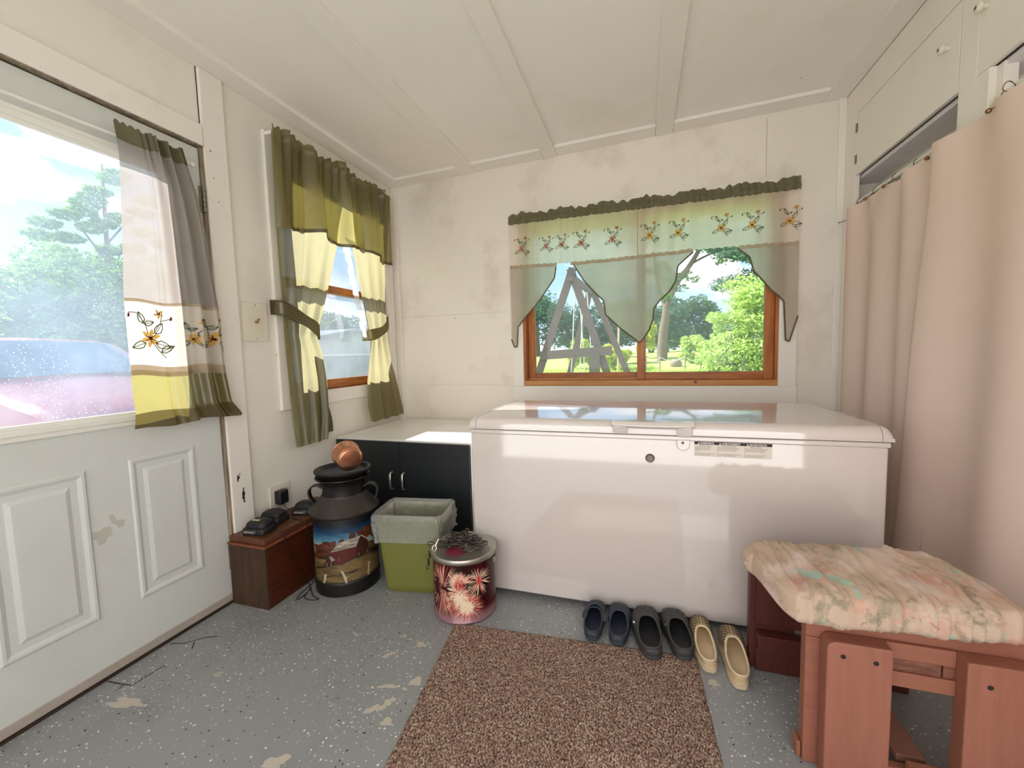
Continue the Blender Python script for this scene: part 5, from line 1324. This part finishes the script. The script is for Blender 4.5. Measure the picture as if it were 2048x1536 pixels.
def cl(cx, cy, cz, rx, ry, rz, k, jit=.7, w=1):
    return [(cx + random.uniform(-1, 1) * rx * jit, cy + random.uniform(-1, 1) * ry * jit, cz + random.uniform(-1, 1) * rz * jit, rx * random.uniform(.25, .5), ry * random.uniform(.25, .5), rz * random.uniform(.2, .42), w) for _ in range(k)]
random.seed(17)
# tall tree with forked trunk
Y1 = 21.0; zb = gz(1, Y1)
tk = [([(.85, Y1, zb - .1), (.92, Y1, 1.9), (1.02, Y1, 2.6), (1.05, Y1, 3.2)], (.26, .16)), ([(1.05, Y1, 3.1), (1.45, Y1, 4.1), (2.1, Y1, 5.0), (2.75, Y1, 6.2), (3.2, Y1, 7.4)], (.17, .05)), ([(1.05, Y1, 3.1), (.75, Y1, 3.9), (.55, Y1, 5.2), (.4, Y1, 6.8)], (.13, .04)), ([(2.1, Y1, 5.0), (3.0, Y1, 5.4), (4.2, Y1, 5.6)], (.06, .02))]
cr = cl(2.8, Y1, 6.4, 2.0, 1.2, 1.4, 24) + cl(.6, Y1, 7.0, 1.6, 1.2, 1.4, 16) + cl(1.9, Y1, 4.2, .8, .5, .6, 7, w=.25) + cl(.7, Y1, 4.6, .7, .5, .8, 7, w=.5) + cl(1.3, Y1, 3.6, .5, .5, .5, 4, w=.3)
tree('leafy_tree', (.9, Y1, zb), tk, cr, 7000, .10, M['lf2'], 'tall tree with forked trunk standing behind the rope fence')
# broad feathery tree on the right
Y2 = 14.5; zb = gz(4, Y2)
cr = cl(3.6, Y2, 1.1, 1.7, 1.2, 1.2, 70) + cl(3.9, Y2, 2.5, 1.5, 1.2, .9, 50) + cl(2.35, Y2, .75, .75, .8, .75, 26) + cl(5.2, Y2, 2.2, 1.3, 1.2, 2.0, 40) + cl(2.6, Y2, 1.7, .7, .8, .6, 18) + cl(3.4, Y2, 2.7, .9, .9, .5, 16)
tree('feathery_tree', (4.4, Y2, zb), [([(4.5, Y2, zb), (4.6, Y2, 1.5), (4.7, Y2, 3.2)], (.22, .08)), ([(4.6, Y2, 1.2), (3.9, Y2, 2.0), (3.2, Y2, 2.5)], (.07, .03)), ([(4.6, Y2, 1.6), (5.2, Y2, 2.2), (5.6, Y2, 2.4)], (.07, .03))], cr, 34000, .058, M['lf1'], 'broad pale green feathery tree filling the right pane of the back window')
cr = cl(5.2, 19.5, 5.3, 1.9, 1.2, .9, 30) + cl(3.5, 19.5, 5.1, 1.0, .9, .5, 12) + cl(4.4, 19.5, 4.0, 1.6, 1, .7, 16) + cl(6.4, 19.5, 4.2, 1.4, 1.0, 1.0, 14)
tree('pine_tree', (6.2, 19.5, gz(6, 19.5)), [([(6.2, 19.5, .3), (6.3, 19.5, 4), (6.3, 19.5, 6.6)], (.22, .08))], cr, 11000, .10, M['lf3'], 'blue green conifer above the feathery tree', sq=.5)
# dark tree line far behind
k = 0
for x, y, h, w_ in ((-10.6, 31, 4.6, 2.2), (-8.0, 32, 5.2, 2.4), (-5.0, 33, 4.6, 2.4), (-2.2, 33, 4.6, 2.2), (.6, 34, 4.2, 2.0), (3.0, 31, 4.0, 2.0), (1.4, 29, 3.2, 1.6), (-13.5, 30, 5.5, 2.5)):
    zb = gz(x, y)
    tree('conifer', (x, y, zb), [([(x, y, zb - .2), (x, y, zb + h * .6)], (.25, .12))], cl(x, y, zb + h * .5, w_, 1.2, h * .46, 34), 5200, .17, M['lf3'], 'dark green tree in the distant row behind the swing set', 'distant dark tree row', .6)
for x, y, h, w_ in ((-3.05, 19.0, 1.5, .75), (-1.15, 18.0, 1.25, .70), (-2.2, 19.5, 1.0, .6), (1.9, 19.5, 1.25, .55), (.15, 22, 2.2, .5)):
    zb = gz(x, y)
    tree('garden_bush', (x, y, zb), None, cl(x, y, zb + h * .5, w_, .6, h * .5, 14), 2600, .085, M['lf4'] if x < 0 or x < .3 else M['lf1'], 'yellow green bush seen between the swing set legs' if x < 0 else ('yellow green sapling left of the forked trunk' if x < .3 else 'small light green bush right of the forked trunk'), 'yellow green bushes' if x < 0 else None, cat='bush')
V = []
b = MB()
# long grass in front of the fence
def tuft(n, x0, x1, y0, y1, h):
    x = RNG.uniform(x0, x1, n); y = RNG.uniform(y0, y1, n); z = np.array([gz(a, c) for a, c in zip(x, y)]); a = RNG.uniform(0, 6.28, n); hh = h * RNG.uniform(.5, 1.3, n); w_ = .012
    p = np.stack([x, y, z - .02], 1); d = np.stack([np.cos(a), np.sin(a), 0 * a], 1); ln = RNG.normal(size=(n, 3)) * .12 * h; ln[:, 2] = hh
    V = np.stack([p - d * w_, p + d * w_, p + ln + d * .002, p + ln - d * .002], 1).reshape(-1, 3); return V
gl = foliage('long_grass', np.concatenate([tuft(9000, .2, 4.5, 12.2, 15.5, .34), tuft(7000, -6, .5, 13, 19, .14), tuft(5000, -4, 3, 7.5, 12, .12)]), leafy('grass_blades', srgb(156, 190, 88), srgb(204, 222, 130), .4), None); tag(gl, kind='stuff'); gl['label'] = 'long bright grass growing on the lawn'
# rope fence
random.seed(4)
M['post'] = plain('old_post', srgb(132, 124, 114), .8, 0, .2)
fx = [(.10, 17.5), (.62, 17.3), (1.52, 17.1), (2.05, 16.9), (2.7, 16.9)]
tops = []
fe = thing('rope_fence', (1.2, 17.2, gz(1, 17)), 'low fence of thin posts joined by rope across the lawn', 'fence')
for x, y in fx:
    z = gz(x, y); b = MB(); b.cyl((x, y, z - .1), (x + .02, y, z + .62), .030, 8); b.build('post', M['post'], fe); tops.append(Vector((x + .02, y, z + .56)))
b = MB()
for p, q in zip(tops[:-1], tops[1:]): b.tube([p.lerp(q, f) - Vector((0, 0, .16 * math.sin(PI * f))) for f in [k / 8 for k in range(9)]], .011, 6)
b.build('rope', plain('pale_rope', srgb(226, 222, 210), .8), fe)
for x, y, dx, h, lab in ((2.38, 12.0, .09, 1.02, 'thin dark metal stake leaning in the long grass'), (1.98, 12.2, .05, .62, 'short grey stake in the long grass')):
    z = gz(x, y); b = MB(); b.cyl((x, y, z - .1), (x + dx, y, z + h), .016, 8); tag(b.build('garden_stake', plain('dark_stake', srgb(86, 92, 88), .6)), lab, 'stake')
z = gz(1.05, 18.5); b = MB(); b.sphere((1.30, 18.5, z + .12), .22, 14, 10, sc=(1.1, .8, 1)); tag(b.build('tree_stump', plain('grey_stone', srgb(128, 116, 100), .9, 0, .2, 8)), 'grey stump beside the foot of the forked tree', 'stump')

# swing set: two A frames, ridge beam, cross beam, ropes
SW = plain('weathered_brown_timber', srgb(86, 73, 73), .85, 0, .18, 4, .3, 30)
SY = 9.0; g0 = gz(-1.5, SY)
ss = thing('swing_set', (-1.5, SY + 1.2, g0), 'brown timber swing set with two A-frames seen through the left pane', 'swing set')
def pa(px_, z, y): return Vector((px_, y, z))
ap = Vector((-1.468, SY, 2.84))
for foot in ((-2.62, SY, g0), (-.37, SY, g0)):
    b = MB(); d = (Vector(foot) - ap).normalized(); b.beam(ap - d * .10 + Vector((0, .06 if foot[0] > -1 else 0, 0)), Vector(foot) + Vector((0, .06 if foot[0] > -1 else 0, 0)), .16, .06, (0, 1, 0)); b.build('leg', SW, ss)
ap2 = Vector((-1.42, SY + 3.1, 2.96))
for foot in ((-2.30, SY + 3.1, g0), (-.05, SY + 3.1, g0)):
    b = MB(); d = (Vector(foot) - ap2).normalized(); b.beam(ap2 - d * .10 + Vector((0, .06 if foot[0] > -1 else 0, 0)), Vector(foot) + Vector((0, .06 if foot[0] > -1 else 0, 0)), .17, .06, (0, 1, 0)); b.build('leg', SW, ss)
b = MB(); b.beam(ap + Vector((0, -.25, -.12)), ap2 + Vector((0, .25, -.12)), .09, .16); b.build('ridge_beam', SW, ss)
b = MB(); b.beam((-2.18, SY - .04, 1.075), (-.62, SY - .04, 1.150), .05, .19); b.beam((-.99, SY - .06, 1.09), (-.985, SY - .06, g0), .22, .08, (0, 1, 0)); b.build('cross_beam', SW, ss)
M['chn'] = plain('swing_chain', srgb(176, 178, 176), .5, .6)
for k, (f, dx) in enumerate(((.15, -.02), (.32, .02), (.55, -.02), (.75, .02))):
    top = ap.lerp(ap2, f) + Vector((0, 0, -.2)); b = MB(); b.tube([top, top + Vector((dx * 6, 0, -2.1))], .014, 6); b.build('rope', M['chn'], ss)
b = MB(); b.box(-1.62, -1.15, SY + .8, SY + 1.05, .38, .42); b.build('seat', plain('rusty_seat', srgb(150, 98, 78), .7), ss)
# thin pole and washing line behind
b = MB(); b.cyl((-.86, 15, gz(-.9, 15)), (-.80, 15, 2.35), .035, 8); b.cyl((-1.35, 15, 2.36), (-.62, 15, 2.38), .018, 8); tag(b.build('clothes_pole', plain('pole_paint', srgb(176, 146, 136), .7)), 'thin pole with crossbar behind the swing set', 'pole')
# picnic table / raised bed edge
b = MB(); b.box(-.95, .25, 19.9, 20.6, gz(0, 20) + .30, gz(0, 20) + .36); b.box(-.85, -.75, 20, 20.5, gz(0, 20), gz(0, 20) + .3); b.box(.05, .15, 20, 20.5, gz(0, 20), gz(0, 20) + .3)
tag(b.build('garden_table', plain('grey_planks', srgb(150, 138, 134), .8)), 'low wooden table on the lawn behind the swing set', 'table')
# pale trailer behind the left leg of the swing set
tr = thing('utility_trailer', (-4.3, 14, gz(-4.3, 14)), 'pale grey covered trailer at the left edge of the back window', 'trailer')
z = gz(-4.3, 14); b = MB(); b.prism([(-4.75, z + .45), (-3.95, z + .45), (-3.98, z + 1.30), (-4.10, z + 1.52), (-4.75, z + 1.55)], 'y', 13.2, 14.8); b.build('body', plain('trailer_white', srgb(206, 212, 216), .5), tr, bevel=.04)
b = MB()
for y in (13.4, 14.6): b.cyl((-4.2, y - .07, z + .25), (-4.2, y + .07, z + .25), .25, 18); b.build('wheel', M['black'], tr); b = MB()

# shed seen through the left window
sd = thing('garden_shed', (-11.5, 13.5, -.42), 'grey shed with low gable roof seen between the olive curtains', 'shed')
SX = -10.5
def mat_siding():
    m, t, out = nt('grey_siding'); co = coords(t)
    wv = N(t, 'ShaderNodeTexWave', Scale=2.2); wv.bands_direction = 'Y'; t.links.new(co, wv.inputs['Vector'])
    principled(t, out, mixc(t, ramp(t, wv.outputs['Fac'], [(.0, (0, 0, 0, 1)), (.12, (1, 1, 1, 1))]), srgb(132, 132, 128), srgb(172, 172, 166)), .8); return m
b = MB(); b.prism([(9.0, -.5), (16.4, -.5), (16.4, 1.62), (13.3, 2.12), (9.0, 1.42)], 'x', SX - 3.5, SX); b.build('wall', mat_siding(), sd)
b = MB(); b.prism([(8.8, 1.36), (13.3, 2.10), (16.6, 1.58), (16.6, 1.68), (13.3, 2.22), (8.8, 1.47)], 'x', SX - 3.7, SX + .15); b.build('roof', plain('shed_roof', srgb(120, 124, 130), .7), sd)
b = MB(); b.box(SX + .01, SX + .6, 9.2, 16.2, -.5, 1.20); b.build('lean_to', plain('grey_wall', srgb(128, 132, 136), .8), sd)
b = MB(); b.box(SX + .01, SX + .66, 9.2, 16.2, 1.20, 1.26); b.build('ledge', plain('pale_ledge', srgb(208, 208, 204), .7), sd)
# trees on the left side (door and left window views)
random.seed(31)
for x, y, h, w_, n, mt, lab in ((-17, 7.0, 5.2, 2.6, 9000, 'lf2', 'broad green tree behind the red car, left part of the door glass'), (-18, 10.2, 6.0, 2.6, 9000, 'lf2', 'green tree behind the red car, near the door curtain'),
                                (-21, 13.5, 6.5, 2.8, 7000, 'lf3', 'dark green tree partly hidden by the door curtain'), (-19, 17.5, 5.0, 2.6, 6000, 'lf2', 'green tree behind the left end of the shed'), (-19, 22.0, 5.0, 2.6, 6000, 'lf3', 'dark green tree behind the shed roof'), (-15, 3.6, 4.6, 2.2, 6000, 'lf2', 'green tree at the far left behind the door glass')):
    zb = -.42; tree('shade_tree', (x, y, zb), [([(x, y, zb), (x, y, zb + h * .6)], (.3, .12))], cl(x, y, zb + h * .52, 1.6, w_, h * .44, 40, w=1), int(n * 1.7), .105, M[mt], lab, None)
x, y = -17.5, 9.6
tree('lacy_tree', (x, y, -.42), [([(x, y, -.4), (x, y, 4), (x, y + .1, 7.9)], (.14, .03)), ([(x, y, 4.6), (x, y - .9, 6.0)], (.04, .02)), ([(x, y, 5.2), (x, y + 1.0, 6.6)], (.04, .02))],
     [(x + random.uniform(-.3, .3), y + dy + random.uniform(-.15, .15), z + random.uniform(-.1, .1), .35, .42, .16, 1) for dy, z in ((-1.4, 5.6), (-1.1, 5.9), (-.8, 5.3), (-.7, 6.1), (-.3, 6.5), (-.5, 5.6), (0, 5.9), (.1, 7.0), (.3, 7.4), (.45, 7.7), (-.1, 6.6), (.5, 6.2), (.9, 6.5), (1.2, 6.0), (1.4, 6.9), (1.7, 5.6), (-1.6, 5.0), (0, 5.0), (.8, 5.2))], 6500, .075, M['lf2'], 'tall lacy tree rising above the others in the door glass', None)

# red minivan outside the door, front towards the house
car = thing('car', (-7.2, 3.10, -.42), 'red minivan parked outside, seen through the dusty door glass', 'car')
red = plain('red_car_paint', srgb(112, 18, 30), .25, .1, .04); tint = plain('windshield_glass', srgb(60, 72, 84), .08, .1, .05); blkp = M['black']
CYc = 3.10
def csec(x, w0, w1, z0, zmid, z1):
    """cross section: sill half width w0, top half width w1"""
    return [(x, CYc - w0 * .96, z0), (x, CYc - w0, lerp(z0, zmid, .4)), (x, CYc - w0 * .985, zmid), (x, CYc - w1, z1 - .05), (x, CYc - w1 * .86, z1), (x, CYc, z1 + .025), (x, CYc + w1 * .86, z1), (x, CYc + w1, z1 - .05), (x, CYc + w0 * .985, zmid), (x, CYc + w0, lerp(z0, zmid, .4)), (x, CYc + w0 * .96, z0)]
b = MB(); rs = [csec(-4.86, .74, .60, -.10, .30, .42), csec(-4.95, .84, .74, -.16, .42, .60), csec(-5.15, .90, .84, -.18, .52, .70), csec(-5.6, .93, .88, -.18, .60, .82), csec(-6.10, .94, .88, -.18, .66, .93), csec(-6.30, .98, .92, -.18, .68, 1.00), csec(-7.05, .98, .80, -.18, .70, 1.44), csec(-7.4, .98, .78, -.18, .70, 1.49), csec(-8.6, .98, .78, -.18, .70, 1.50), csec(-9.4, .95, .70, -.18, .70, 1.44), csec(-9.7, .88, .60, -.12, .60, .95)]
b.rings(rs, False, True, True); b.build('body', red, car, smooth=50)
b = MB()
def wsp(u, v):
    x = lerp(-6.33, -7.02, v); q = lerp(-1, 1, u); f = (x + 6.30) / -.75; z1 = lerp(1.0, 1.44, f); w1 = lerp(.92, .80, f) * .92
    return (x + .012, CYc + q * w1, z1 + .018 + .025 * (1 - abs(q)) - .05 * max(0, abs(q) - .86) / .14)
b.grid(wsp, 16, 8); b.build('windshield', tint, car, smooth=180)
for s in (-1, 1):
    b = MB(); b.add([(-6.75, CYc + s * .945, .74), (-8.2, CYc + s * .945, .74), (-8.1, CYc + s * .72, 1.42), (-7.15, CYc + s * .73, 1.42)], [(0, 1, 2, 3)]); b.build('side_window', tint, car)
b = MB(); b.tube([(-6.27, CYc - .45, .995), (-6.33, CYc + .25, 1.03)], .012, 6); b.tube([(-6.27, CYc + .15, .995), (-6.33, CYc + .72, 1.03)], .012, 6); b.build('wiper', blkp, car)
for s in (-1, 1):
    b = MB(); b.sphere((-4.98, CYc + s * .66, .44), .16, 14, 8, sc=(.6, 1, .62)); b.build('headlight', plain('headlight', srgb(222, 222, 214), .15), car, smooth=60)
    for wx in (-5.75, -8.8):
        b = MB(); b.cyl((wx, CYc + s * .80, -.10), (wx, CYc + s * .99, -.10), .33, 24); b.build('wheel', blkp, car, smooth=50)
    b = MB(); b.sphere((-6.45, CYc + s * 1.04, .96), .07, 12, 8, sc=(.5, 1, .7)); b.build('mirror', red, car, smooth=60)
b = MB(); b.box(-4.87, -4.84, CYc - .42, CYc + .42, .22, .38); b.build('grille', blkp, car, bevel=.02)
b = MB(); b.box(-4.90, -4.80, CYc - .86, CYc + .86, -.12, .10); b.build('bumper', plain('grey_bumper', srgb(120, 104, 106), .5), car, bevel=.04)

# ------------------------------------------------------------------ sky, sun, camera
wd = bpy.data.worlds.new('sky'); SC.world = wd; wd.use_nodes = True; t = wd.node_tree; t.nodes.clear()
out = t.nodes.new('ShaderNodeOutputWorld'); bg = t.nodes.new('ShaderNodeBackground')
tc = t.nodes.new('ShaderNodeTexCoord'); sp = N(t, 'ShaderNodeSeparateXYZ'); t.links.new(tc.outputs['Generated'], sp.inputs[0])
mp = N(t, 'ShaderNodeMapping'); mp.inputs['Scale'].default_value = (1, 1, 2.6); t.links.new(tc.outputs['Generated'], mp.inputs[0])
blue = ramp(t, sp.outputs[2], [(0, (.68, .86, 1.05, 1)), (.25, (.34, .64, 1.0, 1)), (.8, (.14, .38, .85, 1))])
cn = noise(t, mp.outputs[0], 3.4, 7, .6, dist=.6)
cf = ramp(t, cn, [(.50, (0, 0, 0, 1)), (.64, (1, 1, 1, 1))])
col = mixc(t, cf, blue, (1.25, 1.25, 1.27, 1))
# sky brightened behind the camera, an added unseen fill for the room
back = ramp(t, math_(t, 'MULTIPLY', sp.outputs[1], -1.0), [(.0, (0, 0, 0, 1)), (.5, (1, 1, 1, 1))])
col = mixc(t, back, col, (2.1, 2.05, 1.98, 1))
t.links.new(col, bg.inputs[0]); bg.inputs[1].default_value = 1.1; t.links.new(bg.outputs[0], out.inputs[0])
sun = bpy.data.lights.new('sun', 'SUN'); sun.energy = 10.0; sun.angle = math.radians(.6); sun.color = (1.0, .965, .91)
so = bpy.data.objects.new('sun', sun); COL.objects.link(so)
so.rotation_euler = Vector((1, -.06, -.67)).to_track_quat('-Z', 'Y').to_euler()
cam = bpy.data.cameras.new('camera'); co_ = bpy.data.objects.new('camera', cam); COL.objects.link(co_)
cam.sensor_width = 36.0; cam.lens = 825.0 / 2048.0 * 36.0; cam.clip_start = .02; cam.clip_end = 300
R_ = Vector((0.9529947926108059, 0.30182724628982094, -0.026480911120865886)); U_ = Vector((0.00194557688127912, 0.08130171282452904, 0.9966876372376638)); F_ = Vector((-0.3029804283898326, 0.9498896487955333, -0.07689288083959371))
co_.matrix_world = Matrix(((R_.x, U_.x, -F_.x, 0), (R_.y, U_.y, -F_.y, 0), (R_.z, U_.z, -F_.z, 1.17), (0, 0, 0, 1)))
SC.camera = co_
SC.view_settings.view_transform = 'Standard'; SC.view_settings.look = 'None'; SC.view_settings.gamma = 1.0; SC.view_settings.use_curve_mapping = False
SC.view_settings.exposure = 0.30
SC.cycles.use_denoising = True; SC.cycles.max_bounces = 10; SC.cycles.diffuse_bounces = 6; SC.cycles.transparent_max_bounces = 24; SC.cycles.sample_clamp_indirect = 8.0
SC.cycles.caustics_reflective = False; SC.cycles.caustics_refractive = False
